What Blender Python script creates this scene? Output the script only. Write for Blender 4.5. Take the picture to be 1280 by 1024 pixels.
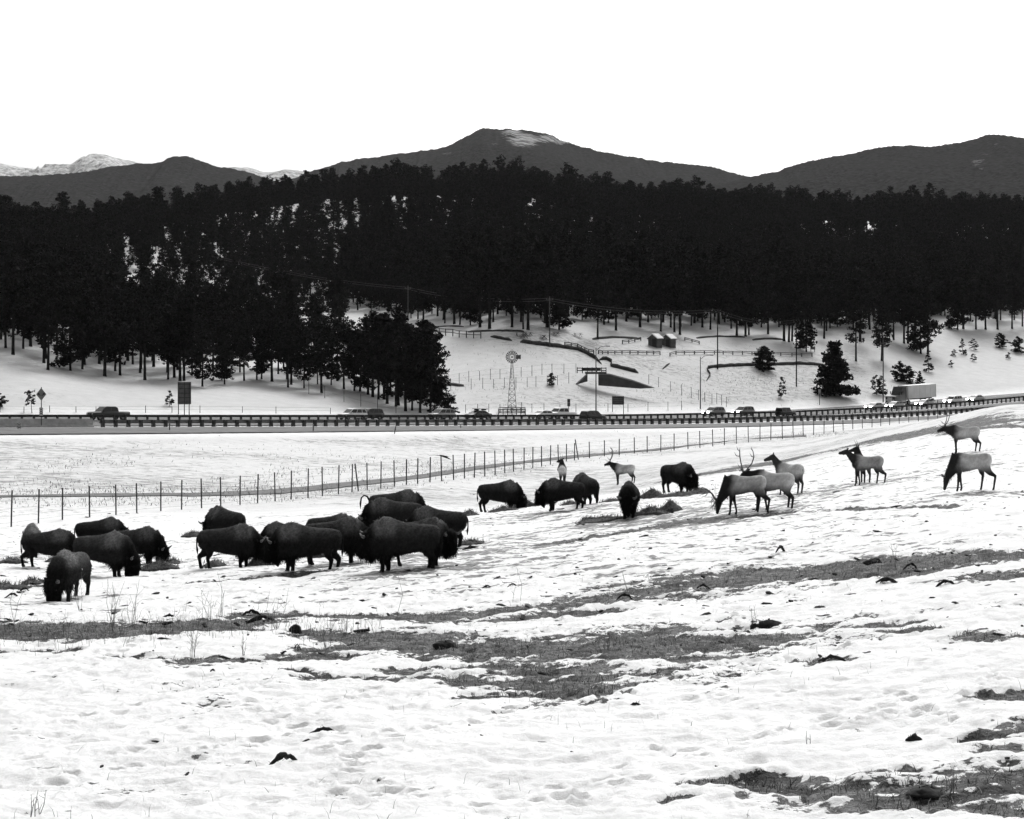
import bpy, bmesh, math, random
import numpy as np
from mathutils import Vector, Matrix
R = math.radians
scene = bpy.context.scene
for o in list(bpy.data.objects): bpy.data.objects.remove(o)
COL = scene.collection

# ------------------------------------------------------------------ camera, sky, sun, exposure
F, HY = 2388.0, 400.0            # focal length in pixels of the 1280-wide photo, row of the horizon
cam_d = bpy.data.cameras.new('camera'); cam = bpy.data.objects.new('camera', cam_d); COL.objects.link(cam)
cam.location = (0, 0, 0); cam.rotation_euler = (R(90), 0, 0)
cam_d.sensor_width = 36; cam_d.lens = F / 1280 * 36; cam_d.shift_y = -(512 - HY) / 1280
cam_d.clip_start = 0.5; cam_d.clip_end = 60000
scene.camera = cam
SUN_EL, SUN_AZ = R(42), R(12)    # azimuth measured from +Y (straight ahead) towards +X
w = bpy.data.worlds.new('World'); scene.world = w; w.use_nodes = True
nt = w.node_tree; nt.nodes.clear()
out = nt.nodes.new('ShaderNodeOutputWorld'); bg = nt.nodes.new('ShaderNodeBackground')
sky = nt.nodes.new('ShaderNodeTexSky'); sky.sky_type = 'NISHITA'; sky.sun_disc = False
sky.sun_elevation = SUN_EL; sky.sun_rotation = SUN_AZ; sky.air_density = 1.0; sky.dust_density = 5.0; sky.ozone_density = 1.0
bw = nt.nodes.new('ShaderNodeRGBToBW')
nt.links.new(sky.outputs[0], bw.inputs[0]); nt.links.new(bw.outputs[0], bg.inputs[0]); nt.links.new(bg.outputs[0], out.inputs[0])
bg.inputs[1].default_value = 0.12
sun_d = bpy.data.lights.new('sun', 'SUN'); sun_d.energy = 1.15; sun_d.angle = R(20); sun_d.color = (1, 1, 1)
sun = bpy.data.objects.new('sun', sun_d); COL.objects.link(sun); sun.location = (0, 0, 300)
sdir = Vector((math.sin(SUN_AZ) * math.cos(SUN_EL), math.cos(SUN_AZ) * math.cos(SUN_EL), math.sin(SUN_EL)))
sun.rotation_euler = sdir.to_track_quat('Z', 'Y').to_euler()
vs = scene.view_settings
vs.view_transform = 'Standard'; vs.look = 'None'; vs.exposure = 0.50; vs.gamma = 1.0; vs.use_curve_mapping = False
scene.cycles.max_bounces = 5; scene.cycles.diffuse_bounces = 3; scene.cycles.glossy_bounces = 2
scene.cycles.volume_bounces = 0; scene.cycles.use_denoising = True
try: scene.cycles.denoiser = 'OPENIMAGEDENOISE'
except Exception: pass

# ------------------------------------------------------------------ helpers
rng = np.random.default_rng(7); random.seed(7)
def tag(o, label=None, cat=None, group=None, kind=None):
    if label: o['label'] = label
    if cat: o['category'] = cat
    if group: o['group'] = group
    if kind: o['kind'] = kind
    return o
def mesh_obj(name, verts, faces, mat=None, parent=None, smooth=False):
    me = bpy.data.meshes.new(name)
    me.from_pydata([tuple(map(float, v)) for v in verts], [], faces); me.update()
    if mat is not None: me.materials.append(mat)
    if smooth: me.polygons.foreach_set('use_smooth', [True] * len(me.polygons))
    o = bpy.data.objects.new(name, me); COL.objects.link(o)
    if parent is not None: o.parent = parent
    return o
def share(name, src, parent=None, loc=(0, 0, 0), rot=(0, 0, 0), scale=(1, 1, 1)):
    o = bpy.data.objects.new(name, src.data if hasattr(src, 'data') else src); COL.objects.link(o)
    o.location = loc; o.rotation_euler = rot; o.scale = scale
    if parent is not None: o.parent = parent
    return o
def empty(name, loc=(0, 0, 0), rz=0.0, label=None, cat=None, group=None):
    o = bpy.data.objects.new(name, None); COL.objects.link(o)
    o.empty_display_size = 0.3; o.location = loc; o.rotation_euler = (0, 0, rz)
    return tag(o, label, cat, group)
class MB:
    def __init__(s): s.v = []; s.f = []
    def add(s, v, f):
        n = len(s.v); s.v += [tuple(p) for p in v]; s.f += [tuple(i + n for i in q) for q in f]; return s
    def box(s, c, d, rz=0.0, taper=1.0, ry=0.0):
        x, y, z = d[0] / 2, d[1] / 2, d[2] / 2
        M = Matrix.Rotation(rz, 3, 'Z') @ Matrix.Rotation(ry, 3, 'Y')
        pts = [(-x, -y, -z), (x, -y, -z), (x, y, -z), (-x, y, -z)] + [(a * taper, b * taper, z) for a, b in ((-x, -y), (x, -y), (x, y), (-x, y))]
        return s.add([Vector(c) + M @ Vector(p) for p in pts], [(3, 2, 1, 0), (4, 5, 6, 7), (0, 1, 5, 4), (1, 2, 6, 5), (2, 3, 7, 6), (3, 0, 4, 7)])
    def tube(s, pts, rad, n=6, cap=True, flat=None):
        pts = [Vector(p) for p in pts]; rad = list(rad) if hasattr(rad, '__len__') else [rad] * len(pts)
        rings = []; prev = None
        for i, p in enumerate(pts):
            t = (pts[min(i + 1, len(pts) - 1)] - pts[max(i - 1, 0)]).normalized()
            if prev is None:
                a = Vector((0, 0, 1)) if abs(t.z) < 0.9 else Vector((0, 1, 0))
                u = t.cross(a).normalized()
            else:
                u = (prev - t * prev.dot(t)).normalized()
            prev = u; v = t.cross(u); r = rad[i]
            ru, rv = (r if not hasattr(r, '__len__') else r[0]), (r if not hasattr(r, '__len__') else r[1])
            rings.append([p + u * (ru * math.cos(2 * math.pi * k / n)) + v * (rv * math.sin(2 * math.pi * k / n)) for k in range(n)])
        V = [q for r_ in rings for q in r_]; Fc = []
        for i in range(len(pts) - 1):
            for k in range(n):
                a, b = i * n + k, i * n + (k + 1) % n
                Fc.append((a, b, b + n, a + n))
        if cap: Fc += [tuple(range(n - 1, -1, -1)), tuple(range((len(pts) - 1) * n, len(pts) * n))]
        return s.add(V, Fc)
    def rings(s, rings):
        n = len(rings[0]); V = [q for r_ in rings for q in r_]; Fc = []
        for i in range(len(rings) - 1):
            for k in range(n):
                a, b = i * n + k, i * n + (k + 1) % n
                Fc.append((a, b, b + n, a + n))
        Fc += [tuple(range(n - 1, -1, -1)), tuple(range((len(rings) - 1) * n, len(rings) * n))]
        return s.add(V, Fc)
    def prism(s, poly, y0, y1):      # poly in (x,z), extruded in y
        n = len(poly)
        V = [(a, y0, b) for a, b in poly] + [(a, y1, b) for a, b in poly]
        return s.add(V, [tuple(range(n)), tuple(range(2 * n - 1, n - 1, -1))] + [(k, k + n, (k + 1) % n + n, (k + 1) % n) for k in range(n)])
    def build(s, name, mat, parent=None, smooth=False): return mesh_obj(name, s.v, s.f, mat, parent, smooth)

def _hash(ix, iy, seed):
    h = (ix.astype(np.int64) * 374761393 + iy.astype(np.int64) * 668265263 + seed * 1442695041) & 0x7fffffff
    h = ((h ^ (h >> 13)) * 1274126177) & 0x7fffffff
    return ((h ^ (h >> 16)) & 0xffff) / 65535.0
def vnoise(x, y, seed=0):
    x = np.asarray(x, float); y = np.asarray(y, float)
    ix = np.floor(x); iy = np.floor(y); fx = x - ix; fy = y - iy
    fx = fx * fx * (3 - 2 * fx); fy = fy * fy * (3 - 2 * fy)
    a = _hash(ix, iy, seed); b = _hash(ix + 1, iy, seed); c = _hash(ix, iy + 1, seed); d = _hash(ix + 1, iy + 1, seed)
    return (a * (1 - fx) + b * fx) * (1 - fy) + (c * (1 - fx) + d * fx) * fy
def fbm(x, y, seed=0, oct=4, gain=0.5):
    s = 0; a = 1; t = 0
    for k in range(oct):
        s = s + a * vnoise(np.asarray(x) * 2 ** k + 17.3 * k, np.asarray(y) * 2 ** k - 9.1 * k, seed + k); t += a; a *= gain
    return s / t - 0.5
def sstep(a, b, x):
    t = np.clip((np.asarray(x, float) - a) / (b - a), 0, 1); return t * t * (3 - 2 * t)

# ------------------------------------------------------------------ materials
def mat(name, base, rough=0.8, var=0.0, scale=4.0, bump=0.0, metal=0.0, sheen=0.0, emit=0.0, spec=0.3, bscale=None, attr=None, detail=5.0):
    m = bpy.data.materials.new(name); m.use_nodes = True
    n = m.node_tree.nodes; L = m.node_tree.links; b = n['Principled BSDF']
    b.inputs['Roughness'].default_value = rough; b.inputs['Metallic'].default_value = metal
    b.inputs['Specular IOR Level'].default_value = spec
    b.inputs['Base Color'].default_value = (base, base, base, 1)
    col = None
    if var or bump:
        tc = n.new('ShaderNodeTexCoord')
        nz = n.new('ShaderNodeTexNoise'); nz.inputs['Scale'].default_value = scale; nz.inputs['Detail'].default_value = detail
        L.new(tc.outputs['Object'], nz.inputs['Vector'])
    if var:
        mr = n.new('ShaderNodeMapRange'); mr.inputs[1].default_value = 0.3; mr.inputs[2].default_value = 0.7
        mr.inputs[3].default_value = base * (1 - var); mr.inputs[4].default_value = base * (1 + var)
        L.new(nz.outputs['Fac'], mr.inputs[0]); col = mr.outputs[0]
    if attr:
        at = n.new('ShaderNodeAttribute'); at.attribute_name = attr
        if col is not None:
            mu = n.new('ShaderNodeMath'); mu.operation = 'MULTIPLY'; L.new(at.outputs['Fac'], mu.inputs[0]); L.new(col, mu.inputs[1]); col = mu.outputs[0]
        else: col = at.outputs['Fac']
    if col is not None: L.new(col, b.inputs['Base Color'])
    if bump:
        nb = nz
        if bscale:
            nb = n.new('ShaderNodeTexNoise'); nb.inputs['Scale'].default_value = bscale; nb.inputs['Detail'].default_value = 4
            L.new(tc.outputs['Object'], nb.inputs['Vector'])
        bp = n.new('ShaderNodeBump'); bp.inputs['Strength'].default_value = 1.0; bp.inputs['Distance'].default_value = bump
        L.new(nb.outputs['Fac'], bp.inputs['Height']); L.new(bp.outputs[0], b.inputs['Normal'])
    if sheen:
        b.inputs['Sheen Weight'].default_value = sheen; b.inputs['Sheen Roughness'].default_value = 0.4
    if emit:
        b.inputs['Emission Color'].default_value = (1, 1, 1, 1); b.inputs['Emission Strength'].default_value = emit
    return m
M = {}
M['asphalt'] = mat('asphalt', 0.115, 0.85, 0.25, 0.35, 0.01)
M['asphalt_dark'] = mat('wet_shoulder', 0.035, 0.7, 0.3, 0.5)
M['track'] = mat('track_gravel', 0.14, 0.9, 0.25, 0.8, 0.02)
M['steel_dark'] = mat('weathered_steel', 0.025, 0.6, 0.4, 1.5)
M['steel_grey'] = mat('galvanised_steel', 0.10, 0.5, 0.35, 1.2, metal=0.2)
M['post'] = mat('fence_post', 0.045, 0.7, 0.4, 3.0)
M['wire'] = mat('wire', 0.12, 0.5)
M['wood'] = mat('weathered_wood', 0.085, 0.9, 0.5, 5.0, 0.01)
M['wood_light'] = mat('shed_boards', 0.085, 0.9, 0.3, 4.0, 0.01)
M['concrete'] = mat('concrete', 0.27, 0.9, 0.2, 1.5, 0.01)
M['concrete_dark'] = mat('stained_concrete', 0.07, 0.9, 0.3, 0.8, 0.01)
M['concrete_white'] = mat('pale_concrete', 0.72, 0.9, 0.08, 0.8)
M['snow'] = mat('snow_cap', 0.85, 0.7, 0.03, 3.0, 0.01)
M['needles'] = mat('pine_needles', 0.012, 0.9, 0.5, 0.6, spec=0.08)
M['bark'] = mat('pine_bark', 0.020, 0.95, 0.5, 4.0, 0.02, spec=0.05)
M['sign_face'] = mat('sign_panel', 0.13, 0.6, 0.25, 2.0)
M['sign_dark'] = mat('sign_dark', 0.05, 0.6, 0.2, 2.0)
M['sign_mid'] = mat('sign_yellow_as_grey', 0.24, 0.6, 0.15, 2.0)
M['white_paint'] = mat('white_paint', 0.78, 0.5)
M['black_paint'] = mat('black_paint', 0.02, 0.5)
M['earth'] = mat('bare_earth', 0.035, 0.95, 0.5, 2.0, 0.05)
M['galv'] = mat('galvanised_lattice', 0.30, 0.5, 0.2, 3.0, metal=0.3)
M['blade'] = mat('mill_blade', 0.11, 0.5, 0.3, 3.0)

# ------------------------------------------------------------------ terrain
# columns of the photograph; knots (distance ahead, image row) on the same run of landmarks in every column
RO = np.array([-65.7, 245.0]); RU = np.array([112.9, 107.0]); RU = RU / np.linalg.norm(RU); RN = np.array([RU[1], -RU[0]])
ROAD_PX = np.array([-600, 0, 300, 600, 800, 900, 1000, 1100, 1200, 1280, 1700.])
ROAD_PY = np.array([528, 527.5, 527, 526, 524.5, 522.3, 519.5, 514.5, 507.5, 500.5, 470.])
def rail_s(px):      # distance along the motorway's median rail at a photo column
    k = (px - 640) / F
    return (k * RO[1] - RO[0]) / (RU[0] - k * RU[1])
_s = np.array([rail_s(p) for p in ROAD_PX]); _Y = RO[1] + _s * RU[1]
_z = -(ROAD_PY - HY) / F * _Y
def pchip(x, y):
    h = np.diff(x); d = np.diff(y) / h; m = np.zeros(len(x))
    for i in range(1, len(x) - 1):
        if d[i - 1] * d[i] > 0:
            w1 = 2 * h[i] + h[i - 1]; w2 = h[i] + 2 * h[i - 1]
            m[i] = (w1 + w2) / (w1 / d[i - 1] + w2 / d[i])
    m[0], m[-1] = d[0], d[-1]
    def ev(q):
        q = np.asarray(q, float); i = np.clip(np.searchsorted(x, q) - 1, 0, len(x) - 2)
        t = (q - x[i]) / h[i]; t = np.clip(t, -0.2, 1.2)
        return ((2 * t**3 - 3 * t**2 + 1) * y[i] + (t**3 - 2 * t**2 + t) * h[i] * m[i] + (-2 * t**3 + 3 * t**2) * y[i + 1] + (t**3 - t**2) * h[i] * m[i + 1])
    return ev
road_z = pchip(_s, _z)
ramp_d = lambda s: np.interp(s, [-60, 0, 90, 160, 260], [34.5, 33.5, 28.5, 25, 23])
COLS = {
 0:    [(20,1024),(28,905),(40,815),(54,752),(68,716),(85,692),(114,662),(140,622),(155,608),(210,549),(262,519),(280,492),(300,468),(335,435),(420,392),(520,346),(620,309),(720,303),(1400,370)],
 160:  [(20,1024),(28,905),(40,812),(53,752),(66,716),(84,687),(126,645),(145,621),(160,607),(224,547),(276,519),(292,500),(312,483),(345,462),(420,420),(530,368),(680,301),(780,289),(1400,350)],
 320:  [(20,1024),(28,902),(41,802),(52,752),(62,718),(88,676),(142,630),(152,619),(166,607),(238,545.5),(292,518.6),(308,502),(326,487),(352,467),(420,432),(530,386),(700,311),(860,263),(1400,335)],
 480:  [(20,1024),(28,900),(40,802),(51,745),(60,712),(92,660),(160,613),(170,604),(182,597),(255,543.5),(310,518),(324,509),(340,497),(362,476),(405,437),(520,388),(700,316),(900,247),(1400,320)],
 640:  [(20,1024),(28,898),(40,798),(49,745),(58,706),(94,644),(195,590),(203,581.5),(210,578),(274,541),(329,517.6),(340,508),(357,483),(380,447),(406,414),(470,380),(650,321),(930,249),(1400,315)],
 800:  [(19.5,1024),(27.5,896),(39,792),(48,738),(59,690),(92,625),(226,569),(232,565),(240,562),(294,538.5),(351.5,516),(366,501),(385,475),(405,446),(432,420),(500,388),(650,333),(940,267),(1400,320)],
 960:  [(19,1024),(27,892),(38,787),(48,725),(60,676),(88,614),(262,551),(270,549),(276,548),(315,535),(377,512.7),(391,498),(410,476),(432,449),(462,424),(540,390),(680,341),(950,275),(1400,325)],
 1120: [(18.5,1024),(26,888),(36,783),(47,709),(60,655),(96,580),(190,534),(260,535),(290,532),(340,524),(406.7,505.4),(420,492),(442,470),(468,446),(505,415),(580,381),(720,336),(960,279),(1400,325)],
 1280: [(18,1024),(25,880),(34,782),(46,692),(60,638),(99,558),(150,508),(210,516),(270,518),(370,513),(441.5,492.5),(458,478),(488,456),(520,433),(556,408),(620,386),(760,331),(970,281),(1400,325)],
}
PXS = sorted(COLS)
KN = np.array([COLS[p] for p in PXS], float)        # col, knot, (Y,py)
KZ = -(KN[:, :, 1] - HY) / F * KN[:, :, 0]
px_ext = np.array([-700] + PXS + [2000.])
KY = np.concatenate([KN[:1, :, 0] * 0.93, KN[:, :, 0], KN[-1:, :, 0] * 1.15]); KZe = np.concatenate([KZ[:1] * 0.97, KZ, KZ[-1:]])
KYl = np.log(KY)
ky_f = [pchip(px_ext, KYl[:, k]) for k in range(KY.shape[1])]
kz_f = [pchip(px_ext, KZe[:, k]) for k in range(KY.shape[1])]
TPX = np.arange(-700, 2001, 6.0); LY0, LY1, NLY = math.log(4.0), math.log(1500.0), 1400
TLY = np.linspace(LY0, LY1, NLY)
TZ = np.zeros((len(TPX), NLY))
_ky = np.array([f(TPX) for f in ky_f]); _kz = np.array([f(TPX) for f in kz_f])
for i in range(len(TPX)):
    xs = np.concatenate([[math.log(3.0), math.log(9.0)], _ky[:, i], [math.log(1600.0)]])
    zs = np.concatenate([[-1.9, -3.2], _kz[:, i], [_kz[-1, i] - 10]])
    TZ[i] = pchip(xs, zs)(TLY)
k5 = np.array([1, 4, 6, 4, 1]) / 16.
for _ in range(3):
    TZ[2:-2] = sum(k5[j] * TZ[j:len(TPX) - 4 + j] for j in range(5))
def base_z(x, Y):
    x = np.asarray(x, float); Y = np.maximum(np.asarray(Y, float), 4.01)
    u = np.clip((640 + F * x / Y - TPX[0]) / 6.0, 0, len(TPX) - 1.001); v = np.clip((np.log(Y) - LY0) / (LY1 - LY0) * (NLY - 1), 0, NLY - 1.001)
    i = u.astype(int); j = v.astype(int); a = u - i; b = v - j
    return (TZ[i, j] * (1 - a) + TZ[i + 1, j] * a) * (1 - b) + (TZ[i, j + 1] * (1 - a) + TZ[i + 1, j + 1] * a) * b
def road_sd(x, Y):
    dx = np.asarray(x, float) - RO[0]; dy = np.asarray(Y, float) - RO[1]
    return dx * RU[0] + dy * RU[1], dx * RN[0] + dy * RN[1]
def gz(x, Y, micro=True):
    x = np.asarray(x, float); Y = np.asarray(Y, float)
    z = base_z(x, Y)
    s, d = road_sd(x, Y); rd = ramp_d(s)
    wgt = sstep(-21, -16, d) * (1 - sstep(rd + 0.5, rd + 6, d))
    z = z * (1 - wgt) + (road_z(s) - 0.12) * wgt
    if micro:
        far = 1 - sstep(100, 140, Y)
        mic = 0.09 * (1 - 4 * np.abs(fbm(x * 1.1, Y * 1.0, 12, 3, 0.6))) * 0.5 + 0.05 * (1 - 4 * np.abs(fbm(x * 3.1, Y * 2.6, 13, 3, 0.6))) * 0.5 + 0.10 * fbm(x * 0.45, Y * 0.45, 3, 3) + 0.10 * fbm(x * 1.5, Y * 1.2, 5, 4, 0.6) + 0.30 * fbm(x * 0.09, Y * 0.09, 8, 2)
        dent = np.clip(vnoise(x * 2.6 + 2 * fbm(x, Y, 50, 2), Y * 2.3, 21) - 0.70, 0, 1) * 0.20
        z = z + (mic - dent) * far + (1 - far) * (1 - wgt) * (0.5 * fbm(x * 0.05, Y * 0.05, 9, 3) * sstep(140, 300, Y) + 0.10 * fbm(x * 0.5, Y * 0.5, 4, 2))
    return z
def P(px, py, Y): return Vector(((px - 640) / F * Y, Y, -(py - HY) / F * Y))
def onground(px, Y):
    x = (px - 640) / F * Y; return Vector((x, Y, float(gz(x, Y))))
def hit(px, py, Y0=14.0, Y1=1300.0):
    Ys = np.exp(np.linspace(math.log(Y0), math.log(Y1), 1500)); x = (px - 640) / F * Ys
    p = HY - gz(x, Ys, False) / Ys * F
    k = np.nonzero(p <= py)[0]; k = k[0] if len(k) else len(Ys) - 1
    Y = float(Ys[k]); return Vector(((px - 640) / F * Y, Y, float(gz((px - 640) / F * Y, Y))))

# bare-ground patches: (photo column, row, half height in rows) strokes, laid out on the ground itself
STROKES = [
 [(-40,791,10),(60,793,10),(130,796,9),(200,793,8),(260,787,8),(300,783,4)],
 [(-20,819,2.5),(88,820,2.5)],
 [(160,831,3),(200,832,2),(240,833,4),(300,830,4),(345,828,5),(430,824,4)],
 [(370,817,3),(440,813,4)],[(370,843,2),(430,850,3)],[(300,776,3),(345,773,3),(430,774,2.5)],
 [(480,774,5),(560,770,7),(610,768,4)],
 [(620,765,3),(700,756,5),(760,748,7),(840,738,10),(910,731,11),(985,724,10),(1060,715,9),(1120,713,7),(1200,707,6),(1300,701,6)],
 [(1040,722,5),(1100,724,6),(1160,722,4)],[(1215,731,4),(1300,728,5)],
 [(640,776,4),(700,770,6),(766,767,4)],
 [(400,796,4),(450,800,6),(500,803,9),(560,808,12),(620,815,14),(680,812,16),(740,810,18),(800,808,18),(850,810,20),(900,808,18),(945,808,12),(995,805,7)],
 [(690,844,12),(760,850,16),(710,862,11),(680,868,8)],[(610,879,6),(660,877,7),(725,876,7)],
 [(415,850,4),(470,853,6),(520,852,5),(560,848,5),(590,860,4)],[(505,842,5),(600,838,4),(690,842,6)],
 [(1022,790,4),(1062,792,3),(1118,786,4)],[(1105,795,2),(1162,796,2)],[(1212,803,4),(1250,803,6),(1300,803,6)],
 [(1004,832,2),(1035,833,3)],
 [(872,996,6),(930,993,9),(985,996,11),(1040,1003,14),(1100,1006,19),(1160,1000,26),(1200,996,20),(1240,986,17),(1300,978,19)],
 [(1150,1022,8),(1300,1022,14)],[(1203,938,5),(1240,931,8),(1300,925,12)],[(1245,951,6),(1300,950,11)],[(1080,982,3),(1140,976,3)],
 [(1250,878,3),(1300,876,5)],[(835,1016,3),(860,1014,2)],
 [(1020,560,1.5),(1080,552,2.5),(1107,547,3.5),(1136,543,4.5),(1165,541,3)],[(1180,533,1.5),(1240,529,2),(1300,524,2)],
 [(1190,540,1),(1290,534,1)],
 [(890,590,3),(935,584,3),(985,574,2.5),(1015,568,2)],[(805,590,1.5),(829,584,1.5),(885,574,1.5)],[(865,594,1.5),(890,592,1.5)],
 [(870,571,2),(905,566,3)],[(700,676,1.5),(800,662,2),(870,650,2)],[(885,650,2.5),(950,646,2.5)],[(1040,641,1),(1190,634,1)],[(0,736,1.5),(70,734,1.5)],[(240,731,1.5),(400,718,1.5)],
]
SEG = []
for st in STROKES:
    pts = []
    for (a, b, h) in st:
        p = hit(a, b, 14, 186); p2 = hit(a, b - h, 14, 190); rY = min(max(0.12, (p2.y - p.y)), 0.018 * p.y + 0.25 * h); pts.append((p.x, p.y, rY))
    SEG += [(pts[i], pts[i + 1]) for i in range(len(pts) - 1) if max(pts[i][1], pts[i + 1][1]) < 182]
def dirt_field(x, Y):
    x = np.asarray(x, float); Y = np.asarray(Y, float); f = np.full(x.shape, -2.0)
    for (a, b) in SEG:
        rm = max(a[2], b[2]) * 2.2 + 0.5
        m = (x > min(a[0], b[0]) - rm) & (x < max(a[0], b[0]) + rm) & (Y > min(a[1], b[1]) - rm) & (Y < max(a[1], b[1]) + rm)
        if not m.any(): continue
        X, W = x[m], Y[m]; vx, vy = b[0] - a[0], b[1] - a[1]; L2 = vx * vx + vy * vy + 1e-9
        t = np.clip(((X - a[0]) * vx + (W - a[1]) * vy) / L2, 0, 1)
        d = np.hypot(X - a[0] - t * vx, W - a[1] - t * vy); r = a[2] + (b[2] - a[2]) * t
        f[m] = np.maximum(f[m], 1 - d / r)
    return np.maximum(f, -2.0)
def dirt_total(x, Y):
    f = dirt_field(x, Y)
    return 0.66 * np.maximum(f, -0.9) + 1.1 * fbm(x * 0.35, Y * 0.60, 31, 4, 0.6) + 1.6 * fbm(x * 1.0, Y * 1.7, 41, 5, 0.75) + 0.04
HERD = [(40,697),(60,712),(124,691),(128,721),(170,707),(89,751),(283,679),(285,713),(352,698),(385,716),(418,708),(505,715),(535,711),(549,684),(493,676),(624,641),(704,642),(733,632),(787,648),(846,617),(931,645),(967,640),(987,621),(1084,607),(1206,568),(1214,617),(230,720),(330,722),(450,722),(580,690),(660,655),(760,655),(830,645),(880,650)]
HERD = [hit(a, b) for a, b in HERD]

ys = [np.exp(np.arange(a, b, st)) for a, b, st in ((math.log(4), math.log(16), 0.03), (math.log(16), math.log(62), 0.0031), (math.log(62), math.log(135), 0.005), (math.log(135), math.log(460), 0.008), (math.log(460), math.log(1480), 0.025))]
YS = np.concatenate(ys)
PXG = np.concatenate([np.arange(-690, -60, 14.0), np.arange(-60, 1341, 2.4), np.arange(1354, 1990, 14.0)])
gy, gp = np.meshgrid(YS, PXG, indexing='ij'); gx = (gp - 640) / F * gy
zz = gz(gx, gy)
near = gy < 190
df = np.full(gx.shape, -1.0); df[near] = dirt_total(gx[near], gy[near])
zz = zz - 0.055 * sstep(-0.15, 0.25, df) * (gy < 190) + 0.02 * sstep(0, 0.2, df) * fbm(gx * 5, gy * 5, 77, 2)
nr, nc = gx.shape
# hoof prints along wandering trails
hr = np.random.default_rng(12)
TRAILS = [((20, 1010), (420, 860)), ((200, 1020), (700, 900)), ((420, 1015), (560, 780)), ((60, 900), (520, 870)), ((700, 1010), (1270, 840)), ((860, 960), (1180, 860)), ((600, 900), (1270, 760)), ((30, 860), (330, 740)), ((760, 900), (980, 700)), ((900, 880), (1280, 900)), ((500, 760), (900, 660)), ((700, 720), (1250, 620)), ((100, 770), (600, 740)), ((250, 745), (700, 700)), ((850, 700), (1270, 650)), ((0, 960), (300, 940)), ((330, 1000), (860, 1000)), ((940, 690), (1240, 690)), ((480, 735), (1000, 770)), ((150, 735), (560, 725)), ((600, 690), (930, 660)), ((1000, 640), (1230, 625))]
for (a, b) in TRAILS:
    A, B_ = hit(*a, 16, 120), hit(*b, 16, 120); L_ = math.hypot(B_.x - A.x, B_.y - A.y); n_ = int(L_ / 0.42); wv = hr.uniform(0, 6.28); am = hr.uniform(.3, 1.2)
    for i in range(n_):
        if hr.random() < .12: continue
        t = i / n_; off = am * math.sin(t * 7 + wv) + (.14 if i % 2 else -.14) + hr.normal(0, .07)
        x = A.x + (B_.x - A.x) * t - (B_.y - A.y) / L_ * off + hr.normal(0, .05); y = A.y + (B_.y - A.y) * t + (B_.x - A.x) / L_ * off + hr.normal(0, .05)
        r_ = hr.uniform(.09, .15); k0, k1 = np.searchsorted(YS, y - 2 * r_), np.searchsorted(YS, y + 2 * r_)
        if k1 <= k0: continue
        c0, c1 = np.searchsorted(PXG, 640 + F * (x - 2 * r_) / y), np.searchsorted(PXG, 640 + F * (x + 2 * r_) / y)
        q = ((gx[k0:k1, c0:c1] - x) ** 2 + (gy[k0:k1, c0:c1] - y) ** 2) / r_ ** 2
        zz[k0:k1, c0:c1] += -hr.uniform(.05, .09) * np.exp(-q ** 2 * 1.2) + .025 * np.exp(-(np.sqrt(q) - 1.35) ** 2 * 8)
ii = np.arange(nr * nc).reshape(nr, nc)
quads = np.stack([ii[:-1, :-1], ii[:-1, 1:], ii[1:, 1:], ii[1:, :-1]], -1).reshape(-1, 4)
me = bpy.data.meshes.new('ground')
me.vertices.add(nr * nc); me.vertices.foreach_set('co', np.stack([gx, gy, zz], -1).astype(np.float32).ravel())
me.loops.add(quads.size); me.loops.foreach_set('vertex_index', quads.astype(np.int32).ravel())
me.polygons.add(len(quads)); me.polygons.foreach_set('loop_start', np.arange(0, quads.size, 4, dtype=np.int32)); me.polygons.foreach_set('loop_total', np.full(len(quads), 4, np.int32))
me.polygons.foreach_set('use_smooth', np.ones(len(quads), bool)); me.update(calc_edges=True)
rs, rd_ = road_sd(gx, gy); rr = ramp_d(rs)
meadow = sstep(rr + 1, rr + 5, rd_) * sstep(112, 150, gy)
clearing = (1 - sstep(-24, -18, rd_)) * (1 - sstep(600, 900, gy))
tramp = sstep(30, 50, gy) * (1 - sstep(125, 175, gy)); hd_f = np.zeros(gx.shape); _nm = (gy > 40) & (gy < 130)
for h in HERD: hd_f[_nm] = np.maximum(hd_f[_nm], np.exp(-(((gx[_nm] - h.x) / 3.0) ** 2 + ((gy[_nm] - h.y) / 3.4) ** 2)))
tramp = tramp * (0.85 + 0.5 * hd_f)
forestf = sstep(430, 520, gy)
weed = np.clip(meadow * 1.0 + clearing * (0.55 + 0.35 * sstep(560, 640, gp) * (1 - sstep(1060, 1120, gp))) * (0.6 + 0.8 * (fbm(gx * .03, gy * .03, 60, 3) + .5)), 0, 1)
for nm, arr in (('dirt', df), ('tramp', tramp), ('weed', weed), ('slope_shade', clearing)):
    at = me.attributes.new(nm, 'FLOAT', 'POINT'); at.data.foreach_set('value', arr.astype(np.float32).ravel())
ground = bpy.data.objects.new('ground', me); COL.objects.link(ground); tag(ground, 'snow covered pasture, meadow and hillside with bare patches', kind='structure')

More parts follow.
